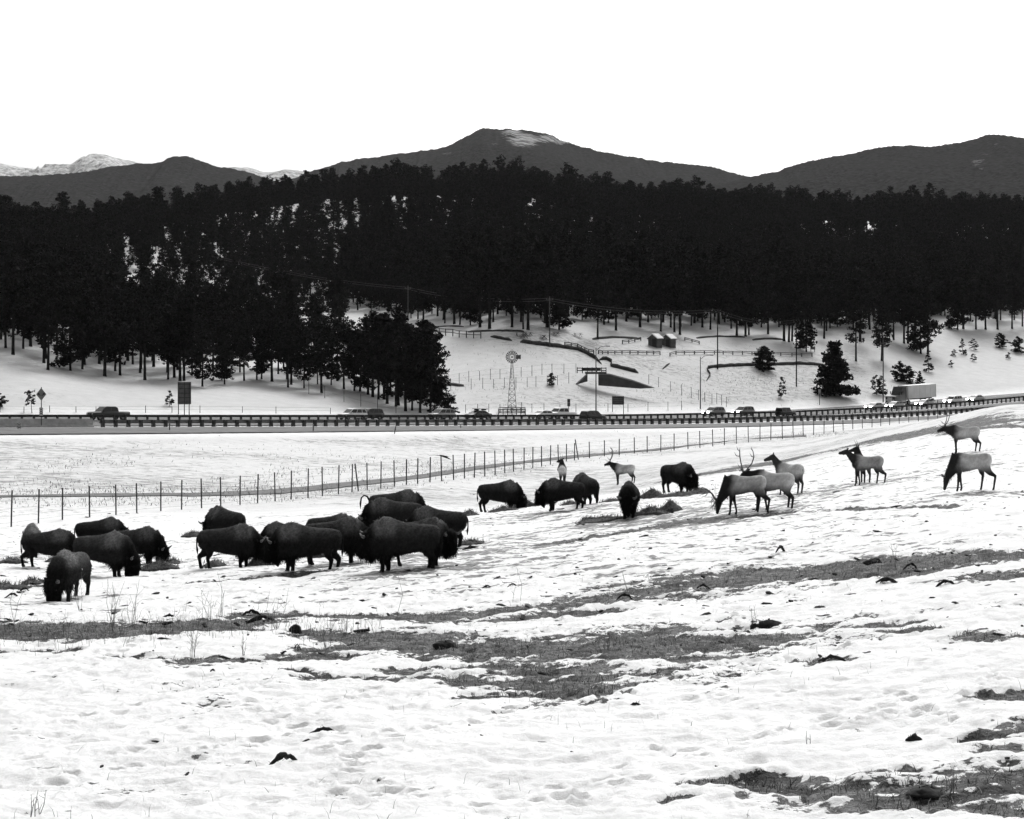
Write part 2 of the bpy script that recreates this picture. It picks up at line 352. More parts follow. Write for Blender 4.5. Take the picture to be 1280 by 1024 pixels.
def ground_material():
    m = bpy.data.materials.new('snowy_ground'); m.use_nodes = True
    n = m.node_tree.nodes; L = m.node_tree.links; b = n['Principled BSDF']
    b.inputs['Roughness'].default_value = 0.75; b.inputs['Specular IOR Level'].default_value = 0.15
    g = n.new('ShaderNodeNewGeometry')
    def noise(sc, det=5, vec=None, rough=0.55):
        z = n.new('ShaderNodeTexNoise'); z.inputs['Scale'].default_value = sc; z.inputs['Detail'].default_value = det; z.inputs['Roughness'].default_value = rough
        L.new(vec or g.outputs['Position'], z.inputs['Vector']); return z.outputs['Fac']
    def mapr(v, a, b_, c=0.0, d=1.0):
        r = n.new('ShaderNodeMapRange'); r.interpolation_type = 'SMOOTHSTEP'
        L.new(v, r.inputs[0])
        for k, q in zip((1, 2, 3, 4), (a, b_, c, d)):
            if hasattr(q, 'links'): L.new(q, r.inputs[k])
            else: r.inputs[k].default_value = q
        return r.outputs[0]
    def math_(op, a, b_=None, clamp=False):
        r = n.new('ShaderNodeMath'); r.operation = op; r.use_clamp = clamp
        for k, q in ((0, a), (1, b_)):
            if q is None: continue
            if hasattr(q, 'links'): L.new(q, r.inputs[k])
            else: r.inputs[k].default_value = q
        return r.outputs[0]
    def attr(nm):
        a = n.new('ShaderNodeAttribute'); a.attribute_name = nm; return a.outputs['Fac']
    def mixf(f, a, b_):
        r = n.new('ShaderNodeMix'); r.data_type = 'FLOAT'
        L.new(f, r.inputs[0])
        for k, q in ((2, a), (3, b_)):
            if hasattr(q, 'links'): L.new(q, r.inputs[k])
            else: r.inputs[k].default_value = q
        return r.outputs[0]
    dirt, tramp, weed = attr('dirt'), attr('tramp'), attr('weed')
    n8 = noise(4.5, 7, rough=0.7)
    f = math_('ADD', dirt, math_('MULTIPLY', math_('SUBTRACT', n8, 0.5), 1.7))
    m1 = mapr(f, 0.0, 0.07)
    # trampled crumbs and hoof-turned turf
    mp = n.new('ShaderNodeMapping'); mp.inputs['Scale'].default_value = (0.55, 1.0, 1.0); mp.inputs['Rotation'].default_value = (0, 0, 0.25); L.new(g.outputs['Position'], mp.inputs[0])
    nt_ = noise(2.1, 4, mp.outputs[0], 0.6); big = noise(0.10, 3, mp.outputs[0])
    thr = math_('SUBTRACT', 0.785, math_('MULTIPLY', tramp, math_('ADD', 0.15, math_('MULTIPLY', mapr(big, 0.40, 0.58), 0.13))))
    m2 = mapr(math_('SUBTRACT', nt_, thr), 0.0, 0.05)
    # dry grass showing through the thin snow of the verges
    nw = noise(1.3, 6, mp.outputs[0], 0.7); bw_ = noise(0.045, 3, mp.outputs[0])
    thr3 = math_('SUBTRACT', 0.825, math_('MULTIPLY', weed, math_('ADD', 0.22, math_('MULTIPLY', mapr(bw_, 0.38, 0.62), 0.12))))
    m3 = mapr(math_('SUBTRACT', nw, thr3), -0.06, 0.10)
    snow = mapr(noise(0.8, 6), 0.3, 0.7, 0.78, 0.88)
    snow = math_('MULTIPLY', snow, mapr(math_('MULTIPLY', weed, noise(0.4, 5)), 0.0, 0.5, 1.0, 0.80))  # grassy snow is darker; some far-slope shade is put in here too
    snow = math_('MULTIPLY', snow, math_('SUBTRACT', 1.0, math_('MULTIPLY', attr('slope_shade'), 0.20)))  # weaker light on the far slopes, painted into the snow colour
    soil = mapr(noise(9.0, 8, rough=0.85), 0.35, 0.65, 0.003, 0.15)
    soil = math_('MULTIPLY', soil, mapr(noise(1.6, 5, rough=0.7), 0.38, 0.62, 0.2, 1.7))
    c = mixf(m3, snow, mapr(noise(6, 3), 0.3, 0.7, 0.16, 0.40))
    c = mixf(math_('MULTIPLY', m2, 0.9), c, mapr(noise(7, 3), 0.3, 0.7, 0.05, 0.25))
    c = mixf(m1, c, soil)
    L.new(c, b.inputs['Base Color'])
    bp = n.new('ShaderNodeBump'); bp.inputs['Strength'].default_value = 0.9; bp.inputs['Distance'].default_value = 0.06
    h = math_('ADD', math_('MULTIPLY', noise(3.4, 8, rough=0.7), 1.2), math_('MULTIPLY', m1, math_('SUBTRACT', math_('MULTIPLY', noise(14, 5), 1.2), 1.3)))
    L.new(h, bp.inputs['Height']); L.new(bp.outputs[0], b.inputs['Normal'])
    return m
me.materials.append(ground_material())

# ------------------------------------------------------------------ mountains
def mountain_mat(name, tree, rock):
    m = bpy.data.materials.new(name); m.use_nodes = True
    n = m.node_tree.nodes; L = m.node_tree.links; b = n['Principled BSDF']; b.inputs['Roughness'].default_value = 0.95; b.inputs['Specular IOR Level'].default_value = 0.0
    at = n.new('ShaderNodeAttribute'); at.attribute_name = 'rock'
    tc = n.new('ShaderNodeTexCoord')
    nz = n.new('ShaderNodeTexNoise'); nz.inputs['Scale'].default_value = 0.035; nz.inputs['Detail'].default_value = 7; nz.inputs['Roughness'].default_value = 0.7; L.new(tc.outputs['Object'], nz.inputs[0])
    ad = n.new('ShaderNodeMath'); ad.operation = 'MULTIPLY_ADD'; ad.inputs[1].default_value = 2.8; L.new(nz.outputs['Fac'], ad.inputs[0]); L.new(at.outputs['Fac'], ad.inputs[2])
    mr = n.new('ShaderNodeMapRange'); mr.inputs[1].default_value = 1.95; mr.inputs[2].default_value = 2.6; L.new(ad.outputs[0], mr.inputs[0])
    nf = n.new('ShaderNodeTexNoise'); nf.inputs['Scale'].default_value = 0.12; nf.inputs['Detail'].default_value = 3; L.new(tc.outputs['Object'], nf.inputs[0])
    m2 = n.new('ShaderNodeMapRange'); m2.inputs[1].default_value = 0.3; m2.inputs[2].default_value = 0.7; m2.inputs[3].default_value = tree * 0.6; m2.inputs[4].default_value = tree * 1.4; L.new(nf.outputs['Fac'], m2.inputs[0])
    mx = n.new('ShaderNodeMix'); mx.data_type = 'FLOAT'; L.new(mr.outputs[0], mx.inputs[0]); L.new(m2.outputs[0], mx.inputs[2]); mx.inputs[3].default_value = rock
    L.new(mx.outputs[0], b.inputs['Base Color'])
    bp = n.new('ShaderNodeBump'); bp.inputs['Distance'].default_value = 12.0; bp.inputs['Strength'].default_value = 0.7
    L.new(nf.outputs['Fac'], bp.inputs['Height']); L.new(bp.outputs[0], b.inputs['Normal'])
    return m
def mountain(name, label, Yr, prof, depth, zb, m, fringe=1.0, rocks=(), relief=0.10, seed=1, rock_base=0.0):
    prof = np.array(prof, float); f = pchip(prof[:, 0], prof[:, 1])
    px = np.arange(prof[0, 0], prof[-1, 0], 1.5); T = np.linspace(-0.35, 1.0, 84)
    py = f(px) - fringe * (1.3 * (vnoise(px * 0.45, px * 0, seed) - 0.5) + 0.8 * (vnoise(px * 0.11, px * 0, seed + 5) - 0.5) * 2)
    V = np.zeros((len(T), len(px), 3)); rk = np.zeros((len(T), len(px)))
    for j, t in enumerate(T):
        zr = -(py - HY) / F * Yr
        Y = Yr - depth * t if t >= 0 else Yr - depth * t * 0.8
        k = np.clip(abs(t), 0, 1); k = k ** 1.15 if t >= 0 else k
        x = (px - 640) / F * Yr * (1.0 if t < 0 else 1 - 0.25 * t)
        amp = relief * (zr - zb) * np.sin(np.pi * min(1, max(0, t))) ** 0.8 if t >= 0 else 0
        u, v = x / depth * 5, t * 4.0
        rid = 1 - 2 * np.abs(fbm(u + 3, v * 0.45, seed, 5))  * 2
        z = zr + (zb - zr) * k + amp * (rid - 0.55) + (-0.4 if t < 0 else 0)
        V[j] = np.stack([x, np.full_like(x, Y), z], -1)
        if t >= 0:
            pxx = 640 + F * x / Y; pyy = HY - F * z / Y
            for (cx, cy, rx, ry, a) in rocks:
                q = np.sqrt(((pxx - cx) / rx) ** 2 + ((pyy - cy) / ry) ** 2)
                rk[j] = np.maximum(rk[j], a * np.clip(1.6 - q, 0, 1))
    nr_, nc_ = rk.shape; ii = np.arange(nr_ * nc_).reshape(nr_, nc_)
    q = np.stack([ii[:-1, :-1], ii[1:, :-1], ii[1:, 1:], ii[:-1, 1:]], -1).reshape(-1, 4)
    o = mesh_obj(name, V.reshape(-1, 3), q.tolist(), m, smooth=True)
    at = o.data.attributes.new('rock', 'FLOAT', 'POINT'); at.data.foreach_set('value', (rk + rock_base).astype(np.float32).ravel())
    return tag(o, label, kind='structure')
MT = mountain_mat('forested_mountain', 0.038, 0.46)
mountain('mountain', 'forested mountain with a pale scree summit', 4000, [(250,262),(330,236),(390,213),(430,201),(480,194),(520,189),(560,182),(585,169),(605,160.5),(640,161.5),(680,165.5),(710,177),(760,190),(800,197),(850,203),(890,208),(925,218),(960,224),(1020,230),(1150,245)], 1700, -60, MT, 1.0,
         [(640,166,14,4,0.85),(655,175,20,8,1.0),(690,173,22,5,0.9),(702,177,12,4,0.8),(615,180,7,2.5,0.5),(560,192,9,2.5,0.45),(585,190,6,2,0.45),(528,202,8,2,0.4)], 0.10, 3)
mountain('mountain', 'long forested ridge with small rock outcrops', 3200, [(800,275),(850,250),(900,231),(935,221.5),(975,213),(1000,204),(1040,196),(1065,192),(1100,184),(1130,181),(1165,182.5),(1200,178),(1240,169),(1280,172),(1340,180),(1500,200),(1700,220)], 1400, -60, MT, 1.0,
         [(1224,204,9,6,0.55),(1232,194,8,3,0.45),(1230,211,5,4,0.4),(1140,199,6,3,0.4),(1118,218,12,4,0.35),(1138,214,6,3,0.4),(1244,179,4,3,0.4)], 0.08, 11)
mountain('mountain', 'dark forested ridge below the snowy range', 3500, [(-400,235),(-200,226),(0,221),(60,218.5),(110,214),(135,209),(160,206),(200,202),(215,196),(232,195),(250,200),(275,208),(300,212),(330,222),(400,240),(500,260)], 1500, -60, MT, 1.0,
         [(225,227,9,3,0.4),(245,231,6,2,0.4),(60,231,5,2,0.35),(115,229,5,2,0.35)], 0.08, 23)
mountain('mountain', 'far snow covered mountain range', 9000, [(-400,215),(-200,210),(0,203),(25,207),(50,209),(80,204),(100,205),(122,195.5),(145,198),(175,203),(200,207),(240,212),(285,208),(310,209),(335,216),(360,213),(380,216),(420,222),(520,240)], 3500, -100, mountain_mat('snowy_range', 0.16, 0.85), 0.4, [], 0.30, 31, rock_base=0.95)

# ------------------------------------------------------------------ motorway
def rp(s, d, dz=0.0):
    q = RO + RU * s + RN * d; return (float(q[0]), float(q[1]), float(road_z(s)) + dz)
SS = np.arange(-90, 330, 3.0)
def ribbon(name, d0, d1, dz, m, ss=SS, th=0.0):
    V = []; Fc = []
    for s in ss:
        a = d0(s) if callable(d0) else d0; b = d1(s) if callable(d1) else d1
        V += [rp(s, a, dz), rp(s, b, dz)]
    Fc = [(2 * i, 2 * i + 1, 2 * i + 3, 2 * i + 2) for i in range(len(ss) - 1)]
    return mesh_obj(name, V, Fc, m)
def flip_up(o):
    bm = bmesh.new(); bm.from_mesh(o.data); bmesh.ops.recalc_face_normals(bm, faces=bm.faces)
    if sum(f.normal.z for f in bm.faces) < 0: bmesh.ops.reverse_faces(bm, faces=bm.faces)
    bm.to_mesh(o.data); bm.free(); return o
rw = flip_up(ribbon('road', -15.5, -1.0, 0.0, M['asphalt'])); tag(rw, 'far motorway carriageway', kind='structure')
re_ = flip_up(ribbon('road', 1.0, 12.4, 0.0, M['asphalt'])); tag(re_, 'near motorway carriageway', kind='structure')
ra = flip_up(ribbon('road', 16.6, lambda s: ramp_d(s) - 1.3, 0.0, M['asphalt'])); tag(ra, 'empty slip road', kind='structure')
for nm, a, b in (('road_edge', lambda s: ramp_d(s) - 1.3, lambda s: ramp_d(s) + 0.2), ('road_edge', -17.2, -15.5)):
    tag(flip_up(ribbon(nm, a, b, 0.004, M['asphalt_dark'])), 'dark gravel road edge', kind='structure')
for nm, d, wd in (('road_marking', -14.2, 0.16), ('road_marking', -2.4, 0.16), ('road_marking', 2.4, 0.16), ('road_marking', 11.4, 0.16), ('road_marking', 17.6, 0.16)):
    tag(flip_up(ribbon(nm, d, d + wd, 0.006, M['white_paint'])), 'painted edge line', kind='structure')
for dl in (-8.2, 6.8):
    mb = MB()
    for s in np.arange(-80, 320, 12.0):
        a, b, c, d = rp(s, dl, 0.006), rp(s + 3, dl, 0.006), rp(s + 3, dl + 0.15, 0.006), rp(s, dl + 0.15, 0.006)
        mb.add([a, b, c, d], [(0, 3, 2, 1)])
    tag(flip_up(mb.build('road_marking', M['white_paint'])), 'dashed lane line', kind='structure')
# gravel track beyond the pasture fence
TRK = [(-60,112,0),(0,140,0)]
def track_pts():
    out = []
    for px in np.arange(-120, 1010, 8.0):
        ly = float(np.exp(ky_f[7](px))); ln = float(np.exp(ky_f[8](px)))
        a = onground(px, ly); b = onground(px, ly + (ln - ly) * np.interp(px, [0, 250, 420, 700, 1000], [0.15, 0.3, 0.75, 0.9, 0.8])); out.append((a, b))
    return out
V = []
for a, b in track_pts(): V += [a + Vector((0, 0, 0.06)), b + Vector((0, 0, 0.06))]
tk = flip_up(mesh_obj('track', V, [(2 * i, 2 * i + 1, 2 * i + 3, 2 * i + 2) for i in range(len(V) // 2 - 1)], M['track'])); tag(tk, 'bare gravel track along the pasture fence', kind='structure')

# ------------------------------------------------------------------ haze
hz = bpy.data.materials.new('haze'); hz.use_nodes = True; hn = hz.node_tree.nodes
hn.remove(hn['Principled BSDF']); pv = hn.new('ShaderNodeVolumePrincipled'); pv.inputs['Color'].default_value = (0.95, 0.95, 0.95, 1); pv.inputs['Density'].default_value = 1.4e-5; pv.inputs['Anisotropy'].default_value = 0.2
hz.node_tree.links.new(pv.outputs[0], hn['Material Output'].inputs['Volume'])
hb = MB().box((0, 6200, 400), (9000, 12800, 1020)).build('haze', hz); tag(hb, kind='stuff')

# ------------------------------------------------------------------ trees
def pine_parts(seed, H=17.0, crown0=0.38, width=3.0, shape='round', nb=70, tuft=0.62, lean=0.0, per=13):
    r = random.Random(seed)
    tm = MB(); cm = MB()
    bend = r.uniform(-0.25, 0.25); axis = lambda h: Vector((bend * math.sin(h / H * 2.6) + lean * h, 0.3 * bend * math.sin(h / H * 4), h))
    r0 = H * 0.0155
    tm.tube([axis(H * t) + Vector((0, 0, -0.5 if t == 0 else 0)) for t in (0, .03, .2, .45, .7, .97)], [r0 * 1.45, r0 * 1.1, r0 * .92, r0 * .72, r0 * .42, r0 * .1], 7)
    for k in range(5):      # dead stubs and low limbs on the bare trunk
        h = H * r.uniform(0.18, crown0 + .05); a = r.uniform(0, 6.28); l = H * r.uniform(.03, .09); p = axis(h)
        tm.tube([p, p + Vector((math.cos(a) * l, math.sin(a) * l, l * r.uniform(-.1, .3)))], [r0 * .18, r0 * .05], 4)
    tv, tf = [], []
    def clump(c, s, n):
        for _ in range(n):
            while True:
                q = Vector((r.uniform(-1, 1), r.uniform(-1, 1), r.uniform(-1, 1)))
                if q.length < 1: break
            q = Vector((q.x * s, q.y * s, q.z * s * .62)) + c
            d = Vector((r.gauss(0, 1), r.gauss(0, 1), r.gauss(0.25, .6))).normalized(); e = d.cross(Vector((r.gauss(0, 1), r.gauss(0, 1), r.gauss(0, 1)))).normalized()
            L_, W_ = tuft * r.uniform(.55, 1.1), tuft * r.uniform(.22, .48)
            i = len(tv); tv.extend([q - e * W_, q + e * W_, q + d * L_ + e * W_ * .5, q + d * L_ * .9 - e * W_ * .5]); tf.append((i, i + 1, i + 2, i + 3))
    holes = [(r.uniform(0, 6.28), r.uniform(crown0, .95)) for _ in range(5)]
    for b in range(nb):
        t = (b + r.random()) / nb; h = H * (crown0 + (0.985 - crown0) * t); a = r.uniform(0, 6.28)
        if shape == 'round': prof = (0.55 + 0.45 * math.sin(math.pi * min(1, (t + .22) * .85))) * (1 - max(0, t - .68) * 2.4)
        elif shape == 'cone': prof = (1 - t) ** 0.85 + .08
        else: prof = (0.7 + .3 * math.sin(t * 9)) * (1 - max(0, t - .75) * 2.8)
        if any(abs((a - ha + 3.14) % 6.28 - 3.14) < .55 and abs(t - (ht - crown0) / (1 - crown0)) < .07 for ha, ht in holes): continue
        l = width * max(.12, prof) * r.uniform(.55, 1.12)
        p = axis(h); rise = l * (r.uniform(-.18, .22) + (t - .35) * .55)
        if shape == 'cone': rise = l * r.uniform(-.22, .05)
        e = p + Vector((math.cos(a) * l, math.sin(a) * l, rise))
        tm.tube([p, p.lerp(e, .5) + Vector((0, 0, -.05 * l)), e], [r0 * .22 * (1.1 - t), r0 * .13, r0 * .04], 4, cap=False)
        nk = max(1, int(l / (tuft * 1.35)))
        for k in range(nk):
            f = 1 - k / max(1, nk) * .82
            c = p.lerp(e, f) + Vector((r.gauss(0, .36) * tuft, r.gauss(0, .36) * tuft, r.gauss(.13, .24) * tuft))
            clump(c, tuft * r.uniform(.85, 1.45), per)
    clump(axis(H * .97), tuft * .7, per)
    return tm, (tv, tf)
PROTO = []
specs = [(17, .30, 3.3, 'round', 84), (19, .36, 3.1, 'round', 80), (15, .24, 3.1, 'round', 76), (18, .28, 3.6, 'ragged', 84), (20, .38, 3.3, 'ragged', 74), (14, .10, 3.2, 'cone', 96), (16, .15, 3.0, 'round', 84), (21, .33, 3.7, 'round', 92),
         (13, .12, 2.9, 'round', 76), (17, .18, 3.4, 'ragged', 90)]
NP = len(specs)
for k, (H, c0, wd, sh, nb) in enumerate(specs):
    tm, (tv, tf) = pine_parts(100 + k, H, c0, wd, sh, nb)
    me_t = bpy.data.meshes.new('trunk'); me_t.from_pydata([tuple(v) for v in tm.v], [], tm.f); me_t.materials.append(M['bark'])
    me_c = bpy.data.meshes.new('crown'); me_c.from_pydata([tuple(v) for v in tv], [], tf); me_c.materials.append(M['needles'])
    PROTO.append((H, me_t, me_c))
def place_tree(name, k, p, s, rz, label, group=None, sx=1.0, cat='tree'):
    e = empty(name, p, rz, label, cat, group)
    e.scale = (s * sx, s * sx, s)
    for nm, me_ in (('trunk', PROTO[k][1]), ('crown', PROTO[k][2])):
        share(nm, me_, e)
    return e
TR = random.Random(5)
def ipl(tab, x): return float(np.interp(x, [a for a, _ in tab], [b for _, b in tab]))
_hc = {}
def hity(px, tab, Y0):
    k = (int(px // 6), Y0)
    if k not in _hc: _hc[k] = hit(k[0] * 6 + 3, ipl(tab, k[0] * 6 + 3), Y0).y
    return _hc[k]
LOWA = [(-200, 415), (0, 436), (40, 460), (90, 464), (130, 471), (220, 475), (253, 483), (300, 478), (362, 485), (402, 491), (440, 489), (460, 496), (495, 508), (520, 513), (545, 517), (556, 517)]
CANDS = []       # (Y, px, k, scale, rz, zone)
placed = {}
def try_add(px, Y, mind, zone, ks=range(10), smin=.75, smax=1.15):
    x = (px - 640) / F * Y
    cx_, cy_ = int(x // 12), int(Y // 12)
    for i_ in (-1, 0, 1):
        for j_ in (-1, 0, 1):
            for (a, b) in placed.get((cx_ + i_, cy_ + j_), ()):
                if math.hypot(a - x, (b - Y) * .7) < mind: return False
    placed.setdefault((cx_, cy_), []).append((x, Y)); CANDS.append((Y, px, TR.choice(list(ks)), TR.uniform(smin, smax), TR.uniform(0, 6.28), zone)); return True
# explicit edge trees, whose bases the photograph shows
EDGE_A = [(7,435),(29,436),(60,462),(71,444),(88,463),(96,437),(131,470),(124,455),(144,464),(150,469),(166,455),(181,475),(175,466),(192,458),(210,474),(218,472),(225,476),(230,476),(240,470),(253,483),(266,465),(277,475),(283,473),(300,466),(305,476),(321,475),(327,474),(340,477),(360,484),(364,481),(380,485),(397,481),(402,491),(414,482),(430,487),(443,489),(450,490),(460,494),(466,497),(473,500),(480,500),(484,505),(495,508),(498,507),(507,514),(515,513),(525,516),(538,518),(545,500)]
for px, py in EDGE_A:
    p = hit(px, py, 262); try_add(px, p.y, .2, 'A', (0, 1, 3, 4, 2, 7, 5, 6, 9), *((.74, 1.0) if px < 240 or px > 440 else (.5, .72)))
for _ in range(2600):
    px = TR.uniform(-160, 552); y0_ = hity(px, LOWA, 262)
    Y = y0_ + TR.uniform(0, 1) ** 1.3 * (90 if px < 200 else 32 if px < 430 else 34)
    if px > 440 and Y < y0_ + 4: continue
    if sum(1 for c in CANDS if c[5] == 'A') > 178: break
    try_add(px, Y, 4.4, 'A', smin=.66 if px < 240 or px > 440 else .48, smax=1.0 if px < 240 or px > 440 else .7)
EDGE_C = [(556,404),(568,405),(575,406),(588,407),(600,409),(612,411),(640,409),(654,412),(660,413),(676,398),(681,404),(684,409),(699,412),(747,424),(755,406),(770,413),(783,402),(800,409),(826,414),(843,415),(850,418),(864,407),(868,404),(878,409),(888,412),(898,405),(921,420),(932,421),(936,419),(960,418),(980,427),(986,428),(990,427),(1008,440),(1030,424),(1070,452),(1075,428),(1102,452),(1130,430),(1135,430),(1151,443),(1160,441),(1144,420),(1117,425),(1197,412),(1204,411),(1213,402),(1220,412),(1232,412),(1247,412),(1265,411),(1278,408)]
for px, py in EDGE_C:
    p = hit(px, py, 340); try_add(px, p.y, .2, 'C', (0, 1, 3, 4, 9, 7, 5), .62, 1.1)
LOWC = [(540, 400), (620, 410), (700, 411), (760, 405), (850, 410), (940, 412), (1000, 415), (1080, 420), (1140, 416), (1160, 403), (1290, 404), (1500, 404)]
for _ in range(1500):
    px = TR.uniform(545, 1420); 
    try_add(px, hity(px, LOWC, 340) + TR.uniform(0, 1) ** 1.2 * 60, 4.8, 'C', smin=.6, smax=1.05)
    if sum(1 for c in CANDS if c[5] == 'C') > 165: break
# hillside forest
STRIP = [(150, 338), (190, 347), (240, 352), (300, 364), (340, 372), (380, 382), (440, 393), (500, 402), (545, 410)]
GAPS = [(271, 315, 4, 28), (279, 285, 4, 14), (432, 250, 13, 7), (412, 268, 8, 10), (345, 262, 9, 7), (363, 268, 6, 6), (205, 320, 22, 4), (255, 305, 3, 5), (540, 260, 3, 3), (690, 250, 3, 3), (498, 250, 8, 6), (548, 246, 6, 7), (1058, 262, 14, 4), (1092, 272, 14, 5), (670, 258, 6, 4), (1035, 280, 4, 6), (258, 345, 8, 14)]
nB = 0
_px = rng.uniform(-260, 1540, 130000); _Yb = np.exp(rng.uniform(math.log(385), math.log(1060), 130000))
_py = HY - gz((_px - 640) / F * _Yb, _Yb, False) / _Yb * F
for px, Y, py in zip(_px.tolist(), _Yb.tolist(), _py.tolist()):
    if nB > 9500: break
    if px < 560:
        if Y < hity(px, LOWA, 262) + 60 and px > 250: continue
        if 140 < px < 560 and -6 < py - ipl(STRIP, px) < 9: continue
        if 430 < px < 560 and py > ipl(STRIP, px) - 4: continue
        if 150 < px < 455 and ipl(STRIP, px) < py < ipl(STRIP, px) + 60 and TR.random() < .985: continue
    else:
        if py > ipl(LOWC, px) - 7: continue
    if any(abs(px - a) < c * .9 + 5 and b - d - 2 < py < b + d + 26 for a, b, c, d in GAPS) and TR.random() < .9: continue
    ks = (2, 5, 6, 8, 9, 0, 3, 8, 9, 6)
    cell = (4.2 if Y < 600 else 5.2) if px < 450 else (3.8 if Y < 600 else 4.3)
    if try_add(px, Y, cell, 'B', ks, *((.95, 1.12) if px > 460 and TR.random() < .03 else (.45, .92))): nB += 1
TOPA = [(-200, 300), (0, 322), (100, 337), (170, 348), (200, 356), (250, 368), (300, 374), (350, 382), (400, 390), (440, 396), (470, 384), (500, 380), (530, 392), (545, 405), (556, 412)]
for i, (Y, px, k, s_, rz, zn) in enumerate(CANDS):
    if zn == 'A':
        by = HY - float(gz((px - 640) / F * Y, Y, False)) / Y * F
        mx = (by - ipl(TOPA, px) - TR.uniform(-3, 22)) / F * Y / PROTO[k][0]
        if s_ > mx: CANDS[i] = (Y, px, k, max(.3, mx), rz, zn)
CANDS.sort(key=lambda c: (c[5] == 'B', c[0]))
def tree_label(zn, px, Y):
    if zn == 'A':
        wh = 'above the dark pickup' if px < 195 else 'uphill of the large road sign' if px < 300 else 'above the thin wire fence on the snow' if px < 440 else 'at the low end of the stand'
        inner = Y > hity(px, LOWA, 262) + 14
        return ('dark pine deep inside the stand ' if inner else 'bare-trunked pine fronting the stand ') + wh, ('inner' if inner else 'front') + ' pines of the stand ' + wh
    wh = 'behind the heavy split-rail fence' if px < 640 else 'behind the picnic tables' if px < 760 else 'behind the two sheds' if px < 870 else 'above the long split-rail fence' if px < 1030 else 'uphill of the lorry' if px < 1165 else 'above the open snow slope'
    inner = Y > hity(px, LOWC, 340) + 12
    return ('pine set back in the forest ' if inner else 'tall bare-trunked pine on the forest edge ') + wh, ('inner' if inner else 'edge') + ' pines ' + wh
rest = []; nind = 0
for (Y, px, k, s, rz, zn) in CANDS:
    p = onground(px, Y)
    if nind < 288 and zn != 'B' or (zn == 'B' and nind < 288 and 0 < px < 1280):
        nind += 1; lb, gr = tree_label(zn, px, Y); place_tree('pine_tree', k, p, s, rz, lb, gr, TR.uniform(.9, 1.15))
    else: rest.append((p, k, s, rz))
# the rest of the forest: one mass
fm = bpy.data.meshes.new('forest'); fm.from_pydata([tuple(p) for p, _, _, _ in rest], [], [])
for nm, vals, ty in (('variant', [k for _, k, _, _ in rest], 'INT'), ('size', [s for _, _, s, _ in rest], 'FLOAT'), ('turn', [r_ for _, _, _, r_ in rest], 'FLOAT')):
    a = fm.attributes.new(nm, ty, 'POINT'); a.data.foreach_set('value', vals)
fo = bpy.data.objects.new('forest', fm); COL.objects.link(fo); tag(fo, 'dense dark pine forest covering the hillside', kind='stuff')
ng = bpy.data.node_groups.new('forest_nodes', 'GeometryNodeTree')
ng.interface.new_socket('Geometry', in_out='INPUT', socket_type='NodeSocketGeometry'); ng.interface.new_socket('Geometry', in_out='OUTPUT', socket_type='NodeSocketGeometry')
gi = ng.nodes.new('NodeGroupInput'); go = ng.nodes.new('NodeGroupOutput'); jo = ng.nodes.new('GeometryNodeJoinGeometry')
def named(nm, ty):
    a = ng.nodes.new('GeometryNodeInputNamedAttribute'); a.data_type = ty; a.inputs['Name'].default_value = nm; return a.outputs['Attribute']
va, si, tu = named('variant', 'INT'), named('size', 'FLOAT'), named('turn', 'FLOAT')
cx = ng.nodes.new('ShaderNodeCombineXYZ'); ng.links.new(tu, cx.inputs[2])
cs = ng.nodes.new('ShaderNodeCombineXYZ')
for i_ in range(3): ng.links.new(si, cs.inputs[i_])
first = {}
for o in bpy.data.objects:
    if o.type == 'MESH' and o.name.split('.')[0] in ('trunk', 'crown'):
        for k in range(NP):
            if o.data is PROTO[k][1] or o.data is PROTO[k][2]: first.setdefault((k, o.name.split('.')[0]), o)
for k in range(NP):
    j2 = ng.nodes.new('GeometryNodeJoinGeometry')
    for nm in ('trunk', 'crown'):
        oi = ng.nodes.new('GeometryNodeObjectInfo'); oi.transform_space = 'ORIGINAL'; oi.inputs['Object'].default_value = first[(k, nm)]; ng.links.new(oi.outputs['Geometry'], j2.inputs[0])
    cmpn = ng.nodes.new('FunctionNodeCompare'); cmpn.data_type = 'INT'; cmpn.operation = 'EQUAL'
    ng.links.new(va, cmpn.inputs[2]); cmpn.inputs[3].default_value = k
    ip = ng.nodes.new('GeometryNodeInstanceOnPoints')
    ng.links.new(gi.outputs[0], ip.inputs['Points']); ng.links.new(cmpn.outputs[0], ip.inputs['Selection']); ng.links.new(j2.outputs[0], ip.inputs['Instance'])
    ng.links.new(cx.outputs[0], ip.inputs['Rotation']); ng.links.new(cs.outputs[0], ip.inputs['Scale'])
    ng.links.new(ip.outputs[0], jo.inputs[0])
ng.links.new(jo.outputs[0], go.inputs[0])
fo.modifiers.new('scatter', 'NODES').node_group = ng

